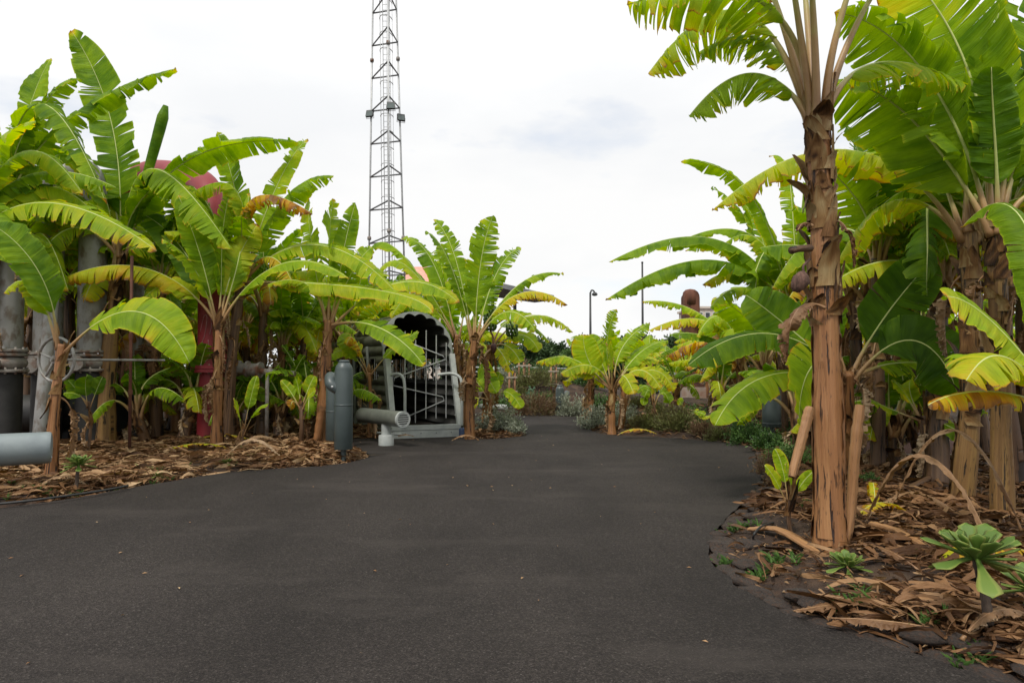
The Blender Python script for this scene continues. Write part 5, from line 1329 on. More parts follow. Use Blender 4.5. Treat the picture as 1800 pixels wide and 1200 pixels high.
# things hanging on the tall reddish trunk
q = byl('nearest the path edge'); HO = np.array(q.location)
banana_leaf(q, HO, P(1452, 540, 5.22), P(1402, 545, 5.2), P(1384, 628, 5.15), 0.17, 0.35, 30, 95, 2, 1.2, 901, pf=0.12, base_r=0.016, name='dry_leaf', material='dry', crumple=0.006)
banana_leaf(q, HO, P(1462, 390, 5.35), P(1488, 402, 5.3), P(1500, 470, 5.3), 0.07, 0.3, 10, 110, 1, 1.0, 902, pf=0.1, base_r=0.018, name='dry_leaf', material='dry', crumple=0.005)
banana_leaf(q, HO, P(1428, 395, 5.3), P(1412, 392, 5.25), P(1404, 405, 5.2), 0.06, 0.2, 20, 80, 1, 1.0, 903, pf=0.1, base_r=0.018, name='dry_leaf', material='dry', crumple=0.005)
mb = MB(); mb.tube([P(1425, 436, 5.25), P(1405, 437, 5.2), P(1391, 440, 5.15)], [0.03, 0.026, 0.03], 9); mb.build('cut_stub', M['stem_dark'], q, org=HO)
mb = MB(); mb.tube(smooth_path([P(1424, 455, 5.3), P(1412, 468, 5.2), P(1414, 480, 5.18)], 8), 0.009, 6); mb.build('bud_stalk', M['dry_bud'], q, org=HO)
mb = MB(); a, b_ = P(1414, 478, 5.18), P(1399, 512, 5.15); pts = np.array([a + (b_ - a) * t for t in np.linspace(0, 1, 8)]); mb.tube(pts, [0.012, 0.04, 0.056, 0.062, 0.06, 0.052, 0.04, 0.022], 11)
mb.v[-1] += np.random.default_rng(3).normal(0, 0.004, mb.v[-1].shape); mb.build('dry_bud', M['dry_bud'], q, org=HO)

def stalk_thing(name, label, pts, r, m, cat, group=None, sq=0.6, seed=0):
    """a cut or fallen sheath: a flattened tube with frayed ends"""
    pts = smooth_path(pts, 22); rg = np.random.default_rng(seed)
    root_loc = pts[0]
    mb = MB(); k = len(pts)
    rr = np.interp(np.linspace(0, 1, k), [0, 0.1, 0.5, 0.9, 1], [0.85, 1.0, 0.95, 0.9, 0.7]) * r * (1 + rg.normal(0, 0.04, k))
    mb.tube(pts, rr, 12, True); v = mb.v[-1]
    c = np.repeat(pts, 12, 0); dv = v - c; dv[:, 2] *= sq; mb.v[-1] = c + dv * (1 + rg.normal(0, 0.06, (len(v), 1)))
    o = mb.build(name, M[m], None, root_loc, org=root_loc, sharp=50)
    return tag(o, label, cat, group)
stalk_thing('cut_stalk', 'tan cut leaf stalk slanting against the tall reddish trunk above the young sucker', [P(1424, 716, 5.25), P(1411, 765, 5.2), P(1392, 838, 5.1)], 0.040, 'tan', 'cut stalk', None, 1.0, 1)
stalk_thing('split_stalk', 'pale split upright stalk standing at the back foot of the reddish trunk', [P(1512, 712, 5.5), P(1503, 790, 5.45), P(1497, 880, 5.4), P(1487, 962, 5.32)], 0.043, 'tan', 'split stalk', None, 1.0, 2)
stalk_thing('fallen_sheath', 'flat tan sheath lying between stone edging and the reddish trunk', [G(1320, 944) + (0, 0, .07), G(1370, 955) + (0, 0, .11), G(1440, 985) + (0, 0, .06)], 0.06, 'tan', 'fallen sheath', None, 0.28, 3)
stalk_thing('fallen_stalk', 'pale tan fallen stalk behind the aeonium rosettes', [G(1532, 948) + (0, 0, .13), G(1575, 962) + (0, 0, .13), G(1628, 990) + (0, 0, .12)], 0.038, 'tan', 'fallen stalk', None, 0.7, 4)
stalk_thing('fallen_stalk', 'orange brown fallen stalk just below the pale tan one', [G(1530, 965) + (0, 0, .12), G(1590, 975) + (0, 0, .13), G(1720, 1000) + (0, 0, .12), G(1850, 1010) + (0, 0, .12)], 0.034, 'tan', 'fallen stalk', None, 0.7, 5)
stalk_thing('fallen_stalk', 'long thin fallen stalk lying in dry leaves in front of the tall aeonium stem', [G(1585, 1082) + (0, 0, .10), G(1680, 1100) + (0, 0, .11), G(1830, 1118) + (0, 0, .10)], 0.030, 'tan', 'fallen stalk', None, 0.8, 6)
stalk_thing('fallen_stalk', 'long brown stalk lying aslant in front of the dark banana stems', [G(1522, 893) + (0, 0, .07), G(1600, 872) + (0, 0, .10), G(1655, 850) + (0, 0, .16)], 0.045, 'stem_dark', 'fallen stalk', None, 0.6, 7)
stalk_thing('split_stalk', 'broken stump piece leaning on the stem beside the slate bollard', [P(566, 714, 12.0), P(562, 745, 12.0), P(556, 782, 12.0)], 0.075, 'stem', 'stump', None, 1.0, 8)
stalk_thing('split_stalk', 'bare cut banana stump beside the fan shaped plant at the bend', [P(1097, 698, 14.6), P(1094, 730, 14.6), P(1089, 764, 14.6)], 0.075, 'stem', 'stump', None, 1.0, 9)
stalk_thing('fallen_stalk', 'short stalk lying by the foot of the thick leaning pseudostem', [G(205, 778) + (0, 0, .10), G(226, 790) + (0, 0, .06)], 0.03, 'stem', 'fallen stalk', None, 0.7, 11)

# suckers
def sucker(px, py, ytop, label, leaves, seed, r=0.03, depth=None):
    plant('banana_sucker', label, (px, py), (px - 2, ytop), r, r * 0.7, leaves, seed=seed, group='young banana suckers', flakes=4, hang=0 if seed == 31 else 1, res=1.0, cat='banana sucker', depth=depth, material='stem_dark')
sucker(1393, 950, 868, 'young sucker with four pale pointed leaves under the slanting cut stalk', [
    (1362, 842, 1345, 818, -0.05, 0.115, 0.42, 70, 8, 1), (1376, 825, 1362, 788, 0.05, 0.12, 0.40, 80, 8, 1), (1390, 850, 1380, 815, -0.15, 0.12, 0.42, 80, 8, 1), (1408, 852, 1430, 828, 0.0, 0.10, 0.40, 60, 8, 1)], 31, 0.022)
sucker(158, 785, 705, 'sucker with thin dry stems in front of the valve on the middle pipe', [
    (150, 680, 153, 658, 0, .3, .2, 80, 8, 1), (135, 685, 118, 668, 0, .24, .22, 50, 15, 1), (170, 685, 180, 662, .1, .22, .2, 70, 10, 1), (140, 695, 112, 690, -.2, .2, .3, 40, 20, 1)], 32, 0.028, 10.6)
sucker(531, 780, 706, 'sucker with a fan of five leaves and a bent dry leaf near the slate bollard', [
    (512, 690, 494, 668, 0, .2, .42, 55, 15, 1), (524, 680, 520, 664, .1, .3, .34, 85, 8, 1), (541, 685, 553, 660, .1, .22, .38, 70, 10, 1), (542, 698, 556, 686, -.2, .2, .42, 60, 10, 1), (515, 705, 510, 720, -.2, .2, .78, 40, 40, 3)], 33, 0.05, 12.0)
sucker(1543, 826, 758, 'thin sucker with narrow yellowish leaves at the near kerb of the gravel walk', [
    (1528, 735, 1522, 712, 0, .14, .45, 60, 10, 1), (1540, 730, 1537, 705, .1, .14, .45, 80, 10, 1), (1552, 740, 1560, 720, 0, .14, .42, 60, 10, 1), (1528, 750, 1518, 740, -.1, .12, .5, 40, 20, 1)], 34, 0.026, 9.0)
sucker(432, 800, 752, 'short green sucker with two long low leaves at the foot of the red pipe plant', [
    (450, 722, 470, 712, -.3, .18, .34, 45, 20, 1), (420, 730, 412, 700, -.3, .2, .46, 60, 20, 1), (440, 700, 452, 660, .2, .2, .36, 60, 15, 1)], 35, 0.022, 11.2)
sucker(1625, 850, 730, 'dark ragged sucker with curled dry leaves between gravel walk and thick stem', [
    (1590, 690, 1568, 668, 0, .2, .4, 50, 20, 1), (1660, 745, 1704, 768, -.3, .24, .36, 45, 20, 1), (1570, 720, 1525, 700, 0, .2, .36, 40, 20, 1), (1600, 690, 1606, 665, .1, .22, .42, 80, 10, 1)], 36, 0.055, 8.2)
sucker(1150, 745, 705, 'small sucker with arching leaves beside the fan shaped plant', [
    (1165, 690, 1178, 712, -.1, .26, .3, 50, 20, 3), (1140, 685, 1130, 712, -.1, .22, .3, 50, 20, 3), (1152, 680, 1150, 660, .1, .24, .3, 80, 10, 2), (1168, 678, 1185, 690, .1, .2, .34, 40, 20, 3), (1138, 680, 1118, 690, .1, .2, .36, 40, 20, 3)], 37, 0.045, 16.5)
sucker(1205, 735, 712, 'tiny sucker with upright pale leaves behind the brown heather', [
    (1200, 712, 1192, 702, 0, .2, .36, 70, 10, 1), (1222, 722, 1240, 728, -.2, .18, .4, 40, 20, 2), (1230, 730, 1258, 730, -.3, .16, .52, 40, 25, 4)], 38, 0.03, 14.4)

# ------------------------------------------------------------------ the thickets: a few plants grown once, then copied
def proto(seed, h, n, ages, mat_, hang, ln=(1.4, 2.05)):
    rg = np.random.default_rng(seed)
    root = empty(BP, (0, 0, 0), 'banana plant', 'banana plant', 'banana plants in the thickets')
    t_ = np.array((rg.normal(0, 0.12), rg.normal(0, 0.12), h)); z0 = np.array((0, 0, -0.08))
    r0 = 0.10 + 0.02 * rg.random()
    pts, rad, tt = pseudostem(root, np.zeros(3), [z0, t_ * 0.5 + (0.04, 0, 0), t_], r0, 0.07, seed, 12, mat_, 12, 0.35)
    rand_leaves(root, np.zeros(3), t_, nrm(pts[-1] - pts[-5]), 0.07, n, rg, ln, ages, 0.75, seed)
    dead_leaves(root, np.zeros(3), pts, rad, tt, hang, rg, 0.6, seed)
    return root
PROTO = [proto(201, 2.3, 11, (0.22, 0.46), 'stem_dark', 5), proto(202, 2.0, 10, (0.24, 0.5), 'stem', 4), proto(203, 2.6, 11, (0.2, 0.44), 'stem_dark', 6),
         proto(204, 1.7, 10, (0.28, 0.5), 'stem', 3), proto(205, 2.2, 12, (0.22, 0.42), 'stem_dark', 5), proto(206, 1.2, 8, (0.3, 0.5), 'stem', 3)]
PROTO.append(proto(207, 0.55, 7, (0.10, 0.34), 'stem_dark', 2, (0.85, 1.35)))
used = set()
TH = 'banana plants in the thickets'
THICK = [  # px, depth, prototype, scale, turn, label
 (60, 15.5, 0, 1.1, 0.3, 'banana plant in shade behind the gap between the two thickest grey pipes'), (118, 14.2, 4, 1.0, 1.9, 'banana plant directly behind the valve hand wheel'),
 (268, 14.4, 1, 1.05, 4.0, 'banana plant behind the yellowed hanging leaf and thin grey pipe'), (312, 13.6, 3, 1.0, 2.2, 'lower banana plant between thin grey pipe and red pipe'),
 (335, 16.2, 2, 1.05, 5.2, 'tall banana plant deep in shade left of the red pipe'), (448, 15.0, 0, 0.95, 3.3, 'banana plant behind the rusty valve branch'),
 (478, 14.0, 1, 0.9, 0.9, 'banana plant rising over the end of the valve branch pipe'), (505, 16.0, 2, 0.95, 1.4, 'tall shaggy banana plant in the middle of the shaded thicket'),
 (541, 14.6, 4, 0.9, 2.8, 'banana plant with shaggy stem close behind the bollard plant'), (612, 15.8, 3, 1.15, 4.4, 'banana plant behind the slender young plant by the tunnel wall'),
 (645, 18.2, 0, 0.95, 5.5, 'banana plant whose crown shows over the tunnel roof'), (702, 19.0, 2, 0.9, 0.2, 'banana plant behind the tunnel, half way to the fruiting plant'),
 (748, 18.6, 4, 0.9, 2.0, 'banana plant behind the tunnel arch and the straight stemmed plant'), (776, 17.4, 1, 0.9, 1.1, 'banana plant standing behind the straight stem by the tunnel'),
 (20, 17.2, 2, 1.0, 3.6, 'banana plant far behind the pipe at the picture edge'), (222, 17.0, 0, 1.0, 2.5, 'banana plant beyond the thick leaning pseudostem, in deep shade'),
 (382, 18.2, 4, 1.0, 0.7, 'banana plant far behind the red pipe'), (565, 19.2, 1, 1.1, 3.0, 'banana plant deep behind the bollards'),
 (-70, 13.6, 1, 1.2, 4.9, 'banana plant outside the picture edge behind the pale pipe seat'), (440, 20.0, 2, 1.05, 1.7, 'farthest banana plant of the shaded thicket behind the valve branch'),
 (160, 19.5, 2, 1.1, 0.4, 'farthest banana plant behind the grey standing pipes'), (640, 21.5, 1, 1.1, 5.0, 'farthest banana plant behind the tunnel roof'),
 (1036, 17.2, 5, 0.9, 1.2, 'banana plant close behind the fan shaped plant, its stem showing beside the silver bush'), (1100, 18.5, 5, 0.85, 3.6, 'banana plant behind and above the small sucker at the bend'),
 (1188, 20.5, 5, 0.55, 2.0, 'small banana plant right at the foot of the rust column'), (1170, 24.0, 5, 0.8, 0.8, 'small banana plant between cyan kiosk and rust column'),
 (1255, 20.0, 3, 0.75, 4.2, 'low banana plant just past the plinth of the rust column'), (1287, 17.0, 5, 1.05, 5.6, 'low banana plant with a stout brown stem before the rust column side bed'),
 (1330, 18.5, 3, 0.9, 0.5, 'banana plant behind the yellowing plant'), (1352, 14.6, 5, 1.15, 2.9, 'banana plant over the dark slate bollard'), (1385, 20.0, 1, 0.9, 1.5, 'banana plant well behind the dark slate bollard'),
 (1442, 13.4, 1, 0.95, 3.9, 'banana plant hidden mostly by the tall reddish trunk'), (1480, 15.6, 0, 0.95, 0.1, 'banana plant seen past the back edge of the reddish trunk'),
 (1530, 18.0, 4, 0.8, 2.3, 'banana plant beyond the gravel walk behind the pink boulders'), (1602, 17.2, 3, 0.9, 5.1, 'low banana plant past the gravel walk and grey shrub'),
 (1690, 16.2, 1, 0.85, 0.9, 'banana plant beyond the gravel walk between the two thick stems'), (1745, 19.0, 0, 0.9, 3.1, 'banana plant far beyond the gravel walk behind the yellow brown stem'),
 (1795, 16.8, 4, 0.9, 1.6, 'banana plant past the gravel walk at the picture edge'), (1508, 10.6, 2, 0.98, 4.6, 'tall banana plant in the tall bed behind the broad shaded leaves'),
 (1566, 9.9, 0, 1.1, 2.7, 'tall leafy banana plant between the reddish trunk and the dark stems'), (1612, 10.9, 2, 1.1, 5.8, 'tall banana plant whose torn crown fills the gap left of the dark stems'),
 (1800, 9.6, 0, 1.15, 1.2, 'tall banana plant behind the yellow brown stem'), (1850, 8.2, 2, 1.0, 3.4, 'tall banana plant just outside the picture edge'),
 (1728, 11.2, 4, 1.2, 0.6, 'banana plant behind the pair of thick stems with orange tipped leaf'),
 (40, 13.6, 6, 0.85, 0.0, 'low dark green banana offshoot behind the hand wheel stem, low and dark'),
 (110, 12.7, 6, 0.92, 1.7, 'low dark green banana offshoot in the black shade under the standing pipes'),
 (235, 12.9, 6, 0.99, 3.4, 'low dark green banana offshoot between the leaning pseudostem and thin rod'),
 (262, 12.2, 6, 1.06, 5.1, 'low dark green banana offshoot just behind the thin brown rod'),
 (300, 14.2, 6, 1.13, 0.5, 'low dark green banana offshoot in shade beyond the thin grey pipe'),
 (322, 12.6, 6, 1.20, 2.2, 'low dark green banana offshoot in shade before the red pipe base'),
 (345, 14.9, 6, 0.85, 3.9, 'low dark green banana offshoot deep behind the red pipe base'),
 (420, 13.0, 6, 0.92, 5.6, 'low dark green banana offshoot beneath the rusty valve branch'),
 (455, 13.8, 6, 0.99, 1.0, 'low dark green banana offshoot under the far end of the valve branch'),
 (490, 12.9, 6, 1.06, 2.7, 'low dark green banana offshoot behind the fan leaved sucker'),
 (512, 14.4, 6, 1.13, 4.4, 'low dark green banana offshoot deep behind the fan leaved sucker'),
 (545, 13.4, 6, 1.20, 6.1, 'low dark green banana offshoot behind the bollard plant stem'),
 (470, 15.6, 6, 0.85, 1.6, 'low dark green banana offshoot far back below the valve branch'),
 (400, 15.4, 6, 0.92, 3.3, 'low dark green banana offshoot deep in shade past the red pipe'),
 (610, 13.6, 6, 0.99, 5.0, 'low dark green banana offshoot at the tunnel wall behind the young plant'),
 (150, 15.4, 6, 1.06, 0.4, 'low dark green banana offshoot deep in shade behind the standing pipes'),
 (205, 13.8, 6, 1.13, 2.1, 'low dark green banana offshoot behind the thick leaning pseudostem foot'),
 (1425, 10.6, 6, 1.20, 3.8, 'low dark green banana offshoot behind the reddish trunk in the green shrub'),
 (1470, 9.8, 6, 0.85, 5.5, 'low dark green banana offshoot at the back of the reddish trunk'),
 (1535, 9.4, 6, 0.92, 0.9, 'low dark green banana offshoot between reddish trunk and gravel walk'),
 (1580, 8.9, 6, 0.99, 2.6, 'low dark green banana offshoot before the dark stems'),
 (1620, 10.2, 6, 1.06, 4.3, 'low dark green banana offshoot behind the dark ragged sucker'),
 (1480, 13.2, 6, 1.13, 6.0, 'low dark green banana offshoot beyond the low dark green plant'),
 (1250, 16.2, 6, 1.20, 1.4, 'low dark green banana offshoot among the lava boulders by the heather'),
 (1330, 13.4, 6, 0.85, 3.1, 'low dark green banana offshoot behind the dark slate bollard'),
 (1300, 18.6, 6, 0.92, 4.8, 'low dark green banana offshoot far beyond the yellowing plant'),
 (1180, 18.4, 6, 0.99, 0.2, 'low dark green banana offshoot at the foot of the rust column plinth'),
 (120, 13.0, 2, 1.28, 0.9, 'tall banana plant right behind the bolted valve pipe, crown above the pipe bend'), (45, 12.9, 0, 1.42, 2.0, 'tall banana plant close behind the two thickest grey pipes'),
 (278, 12.9, 4, 1.25, 3.4, 'tall banana plant between thin grey pipe and the red pipe with a full crown'), (-30, 11.4, 4, 1.3, 5.5, 'banana plant beside the edge pipe, mostly outside the picture'), (462, 13.3, 0, 1.1, 2.2, 'tall banana plant with full crown behind the shaggy stem by the red pipe'),
 (205, 13.4, 1, 1.35, 0.2, 'tall banana plant directly behind the thick leaning pseudostem'),
 (205, 15.0, 5, 1.1, 0.6, 'low banana plant filling the shade behind the thick leaning pseudostem'), (350, 14.8, 5, 1.15, 2.4, 'low banana plant in shade against the red pipe'), (462, 16.8, 3, 1.1, 4.1, 'low banana plant behind the far end of the valve branch'),
 (522, 17.6, 5, 1.2, 1.0, 'low dark banana plant between two shaggy thicket stems'), (300, 17.8, 3, 1.2, 3.1, 'low banana plant deep in shade between thin grey pipe and red pipe'), (420, 16.4, 1, 1.05, 5.4, 'banana plant showing over the valve branch next to the red pipe'),
 (100, 17.0, 3, 1.2, 2.2, 'low banana plant seen under the hand wheel through the pipes'), (588, 17.2, 3, 1.2, 0.2, 'low banana plant behind the second slate bollard'), (250, 20.0, 4, 1.15, 4.6, 'banana plant at the very back behind the thin grey pipe'),
 (500, 20.5, 0, 1.1, 2.7, 'banana plant at the very back of the middle of the thicket'), (350, 21.0, 1, 1.2, 1.3, 'banana plant at the very back left of the red pipe'), (700, 23.0, 4, 1.05, 3.5, 'banana plant at the very back behind the tunnel arch'),
 (815, 17.0, 3, 0.95, 2.0, 'banana plant behind the fruiting one with leaves over the far mound'), (1256, 17.8, 5, 0.8, 1.1, 'low banana plant among the lava boulders'), (1262, 22.5, 1, 0.85, 2.6, 'banana plant behind and past the rust column'),
 (1310, 22.0, 0, 0.8, 4.4, 'banana plant far behind the yellowing plant'), (1420, 17.0, 3, 0.95, 0.9, 'banana plant behind the dark slate bollard side of the reddish trunk'), (1145, 22.5, 5, 0.85, 3.0, 'small banana plant in front of the cyan kiosk'),
 (1240, 26.0, 3, 0.9, 5.2, 'banana plant far past the rust column by the pale wall'), (1565, 21.0, 0, 0.85, 1.9, 'banana plant far beyond the gravel walk in the gap left of the dark stems'), (1650, 20.0, 3, 1.0, 3.8, 'banana plant far beyond the gravel walk behind the dark stems'),
 (1345, 17.2, 5, 1.2, 5.9, 'low banana plant right behind the dark slate bollard'),  (1625, 12.6, 1, 1.05, 1.4, 'banana plant at the far kerb of the gravel walk end'), (1480, 12.0, 4, 1.1, 2.9, 'banana plant tucked behind the low dark green one'),
 (1690, 9.0, 4, 1.25, 5.0, 'tall banana plant whose crown closes the gap between the thick stems'), (1540, 8.9, 2, 1.05, 1.0, 'tall banana plant close behind the broad shaded leaves'), (1775, 8.0, 4, 1.3, 2.2, 'tall banana plant behind the picture edge stem with a dense crown')]

for px, d, k, sc, rz, lb in THICK:
    x = X(px, d); loc = (x, d, HT(x, d))
    if k not in used:
        used.add(k); o_ = PROTO[k]; o_.location = loc; o_.rotation_euler = (0, 0, rz); o_.scale = (sc, sc, sc); o_['label'] = lb
    else:
        copy_tree(PROTO[k], loc, rz, sc, lb, TH)

# ------------------------------------------------------------------ shrubs
def bush(px, d, wpx, ytop, m, label, cat='shrub', n=1500, leaf=(0.012, 0.06), kind='needle', seed=0, flowers=0, flat=0.0, name='shrub', dense=1.0, group=None, sink=0.0):
    rg = np.random.default_rng(seed + 40)
    x = X(px, d); g = HT(x, d) - sink; rx = wpx / 2 / FPX * d; h = P(px, ytop, d)[2] - g
    root = empty(name, (x, d, g), label, cat, group)
    # branches first, leaves along them
    mb = MB(); tw = MB(); fl = MB()
    nb = int(34 * dense) if kind != 'twig' else 50
    tips = []
    for k in range(nb):
        a = rg.uniform(0, 6.28); el = math.acos(rg.uniform(0.02, 1.0)); q = rg.uniform(0.72, 1.06)
        top = np.array((rx * q * math.sin(el) * math.cos(a), rx * 0.85 * q * math.sin(el) * math.sin(a), h * q * (0.12 + 0.88 * math.cos(el))))
        b0 = np.array((top[0] * 0.15, top[1] * 0.15, -0.03)); mid = np.array((top[0] * 0.6, top[1] * 0.6, top[2] * 0.45))
        pth = smooth_path([b0, mid, top], 8); tw.tube(pth, np.linspace(0.009, 0.003, len(pth)), 4, False)
        tips.append((pth, top))
    per_b = int(n / nb)
    V, F, AG = [], [], []
    for pth, top in tips:
        tone = rg.uniform(0.1, 0.9)
        for k in range(per_b):
            t = rg.uniform(0.3, 1.0) ** 0.6
            c = np.array([np.interp(t, np.linspace(0, 1, len(pth)), pth[:, i]) for i in range(3)])
            c = c + rg.normal(0, 1, 3) * (0.10 * rx + 0.02) * (0.35 + 0.65 * t)
            if c[2] < 0.0: c[2] = abs(c[2]) * 0.4
            if kind == 'needle':
                dr = nrm(nrm(top) * 0.9 + rg.normal(0, 0.55, 3) + (0, 0, 0.5))
            else:
                dr = nrm(nrm(c + (0, 0, 0.1)) * 0.7 + rg.normal(0, 0.6, 3) + (0, 0, 0.3))
            L = leaf[1] * rg.uniform(0.6, 1.4); w = leaf[0] * rg.uniform(0.7, 1.3)
            sd = nrm(np.cross(dr, rg.normal(0, 1, 3)))
            nn = np.cross(sd, dr)
            i = len(V)
            V += [c, c + dr * L * 0.5 + sd * w + nn * w * 0.3, c + dr * L, c + dr * L * 0.5 - sd * w + nn * w * 0.3]
            F.append((i, i + 1, i + 2, i + 3)); a_ = np.clip(tone + rg.normal(0, 0.18), 0, 1); AG += [a_] * 4
    mb.add(V, F, np.array(AG)); mb.build('foliage', M[m], root, smooth=False)
    tw.build('stem', M['twig'], root)
    for k in range(flowers):
        pth, top = tips[rg.integers(len(tips))]
        c = top + rg.normal(0, 0.04, 3) + (0, -0.02, 0.03)
        for j in range(5):
            a = j * 1.2566; p0 = c; p1 = c + np.array((math.cos(a), math.sin(a) * 0.7, 0.3)) * 0.022; p2 = c + np.array((math.cos(a + 0.6), math.sin(a + 0.6) * 0.7, 0.3)) * 0.022
            fl.add([p0, p1, p2], [(0, 1, 2)])
    if flowers: tag(fl.build('flower', M['flower'], root, smooth=False), kind='stuff')
    return root
B = bush
B(935, 19.8, 96, 689, 'heather', 'rounded brown heather cushion at the far bend of the path', n=3600, leaf=(0.010, 0.09), seed=1)
B(982, 20.6, 60, 690, 'heather', 'smaller brown heather cushion behind the far slim bollard', n=2000, leaf=(0.010, 0.09), seed=2)
B(1003, 19.4, 58, 690, 'silver', 'silver shrub between the far bollard and the path bend', n=1500, leaf=(0.018, 0.07), kind='leaf', seed=3)
B(1043, 15.6, 62, 712, 'silver', 'grey silver shrub at the path edge beside the fan shaped banana', n=1800, leaf=(0.016, 0.06), kind='leaf', seed=4)
B(1103, 15.3, 60, 705, 'silver', 'silver shrub directly behind the cut stump at the bend', n=1600, leaf=(0.016, 0.06), kind='leaf', seed=5)
B(1140, 14.6, 76, 728, 'heather_green', 'green tinged heather bush at the path edge next to the fan shaped banana', n=3600, leaf=(0.008, 0.075), seed=6)
B(1192, 14.1, 84, 722, 'heather_green', 'largest brownish heather bush on the path edge in front of the rust column', n=4200, leaf=(0.008, 0.08), seed=7)
B(1240, 13.5, 60, 742, 'heather', 'low brown heather between the largest heather bush and the flowering bush', n=2200, leaf=(0.008, 0.07), seed=8)
B(1262, 13.0, 44, 750, 'heather_green', 'small mossy green bush at the path edge beside the flowering bush', n=1800, leaf=(0.008, 0.06), seed=9)
B(1313, 12.5, 92, 737, 'bush_green', 'dark green bush with tiny white flowers beside the dark slate bollard', n=4600, leaf=(0.011, 0.05), kind='leaf', seed=10, flowers=34)
B(1352, 11.4, 64, 760, 'bush_green', 'loose green shrub in front of the dark slate bollard', n=1500, leaf=(0.012, 0.055), kind='leaf', seed=11, flowers=8)
B(1385, 9.6, 90, 775, 'bush_green', 'sprawling green shrub behind the slanting cut stalk', n=2200, leaf=(0.009, 0.045), kind='leaf', seed=12)
B(1345, 9.2, 50, 792, 'heather', 'dry twiggy shrub at the path edge by the young sucker', n=900, leaf=(0.006, 0.05), seed=13, dense=1.5)
B(1368, 8.0, 60, 812, 'heather', 'second dry twiggy shrub right behind the young sucker', n=900, leaf=(0.006, 0.05), seed=14, dense=1.5)
B(873, 14.4, 84, 712, 'silver', 'silver shrub spilling onto the asphalt beside the tunnel corner plants', n=2800, leaf=(0.014, 0.055), kind='leaf', seed=15)
B(905, 14.2, 40, 735, 'silver', 'low silver shrub at the very tip of the bed past the tunnel', n=1200, leaf=(0.014, 0.055), kind='leaf', seed=16)
B(938, 22.8, 110, 652, 'heather_green', 'broad olive brown shrub on top of the far mound', n=4200, leaf=(0.012, 0.09), seed=17)
B(955, 24.5, 52, 632, 'bush_green', 'feathery green shrub behind the stakes on the far mound', n=1600, leaf=(0.010, 0.09), seed=18)
B(888, 23.5, 44, 648, 'silver', 'pale dry shrub on the tunnel side of the far mound', n=1300, leaf=(0.014, 0.08), seed=19)
B(1000, 25.0, 70, 648, 'bush_green', 'green shrub behind the stakes above the far bollard', n=1800, leaf=(0.012, 0.09), seed=20)
B(935, 20.9, 26, 680, 'euphorbia', 'small blue green spurge in front of the far mound shrub', n=700, leaf=(0.018, 0.08), kind='leaf', seed=21)
B(1572, 14.2, 104, 722, 'silver', 'wide grey shrub behind the gravel walk', n=3000, leaf=(0.012, 0.05), kind='leaf', seed=22)
B(1640, 14.6, 46, 735, 'bush_green', 'small green shrub behind the gravel walk', n=1000, leaf=(0.012, 0.05), kind='leaf', seed=23)
B(1760, 14.6, 120, 730, 'heather', 'brown grey shrub behind the gravel walk past the thick stems', n=2400, leaf=(0.010, 0.06), seed=24)
B(1280, 16.8, 60, 700, 'bush_green', 'small green shrub among the lava boulders', n=1200, leaf=(0.012, 0.06), kind='leaf', seed=25)
B(1522, 7.9, 40, 838, 'bush_green', 'low mossy green tuft behind the split stalk', n=1200, leaf=(0.006, 0.035), seed=26)
B(1608, 4.9, 60, 975, 'heather', 'dry grey twiggy weed between the two aeoniums', n=160, leaf=(0.004, 0.03), seed=27, dense=0.6)
B(1060, 20.5, 70, 690, 'bush_green', 'green shrub in shade behind the fan shaped banana', n=1600, leaf=(0.014, 0.07), kind='leaf', seed=28)
B(905, 25.5, 80, 640, 'bush_green', 'dark green shrub behind the rail fence on the tunnel side', n=2600, leaf=(0.016, 0.10), kind='leaf', seed=30)
B(970, 24.2, 70, 662, 'heather_green', 'olive shrub between the stakes on the far mound', n=2600, leaf=(0.012, 0.09), seed=31)
B(905, 22.0, 56, 685, 'heather_green', 'olive brown shrub at the foot of the nearest stakes', n=2200, leaf=(0.012, 0.09), seed=32)
B(1035, 24.0, 90, 650, 'bush_green', 'green shrub under the curved head lamp mast', n=2600, leaf=(0.016, 0.09), kind='leaf', seed=33)
B(955, 21.6, 40, 690, 'bush_green', 'small green shrub behind the rounded brown heather', n=1400, leaf=(0.012, 0.07), seed=34)
B(870, 20.5, 60, 700, 'bush_green', 'green shrub on the far side of the path behind the silver bush', n=1800, leaf=(0.014, 0.08), kind='leaf', seed=35)
B(1215, 15.2, 70, 712, 'bush_green', 'dark green shrub behind the largest heather bush', n=2000, leaf=(0.012, 0.06), kind='leaf', seed=36)
B(1270, 15.4, 60, 718, 'heather_green', 'olive shrub among boulders behind the mossy bush', n=1800, leaf=(0.010, 0.07), seed=37)
B(1160, 17.5, 60, 705, 'heather_green', 'olive shrub between fan shaped banana and the boulders', n=1600, leaf=(0.010, 0.07), seed=38)
B(1410, 12.6, 80, 720, 'bush_green', 'green shrub behind the reddish trunk by the dark slate bollard', n=2200, leaf=(0.013, 0.06), kind='leaf', seed=39)
B(1125, 19.5, 60, 700, 'heather_green', 'olive shrub behind the silver shrub and stump', n=1400, leaf=(0.012, 0.07), seed=29)

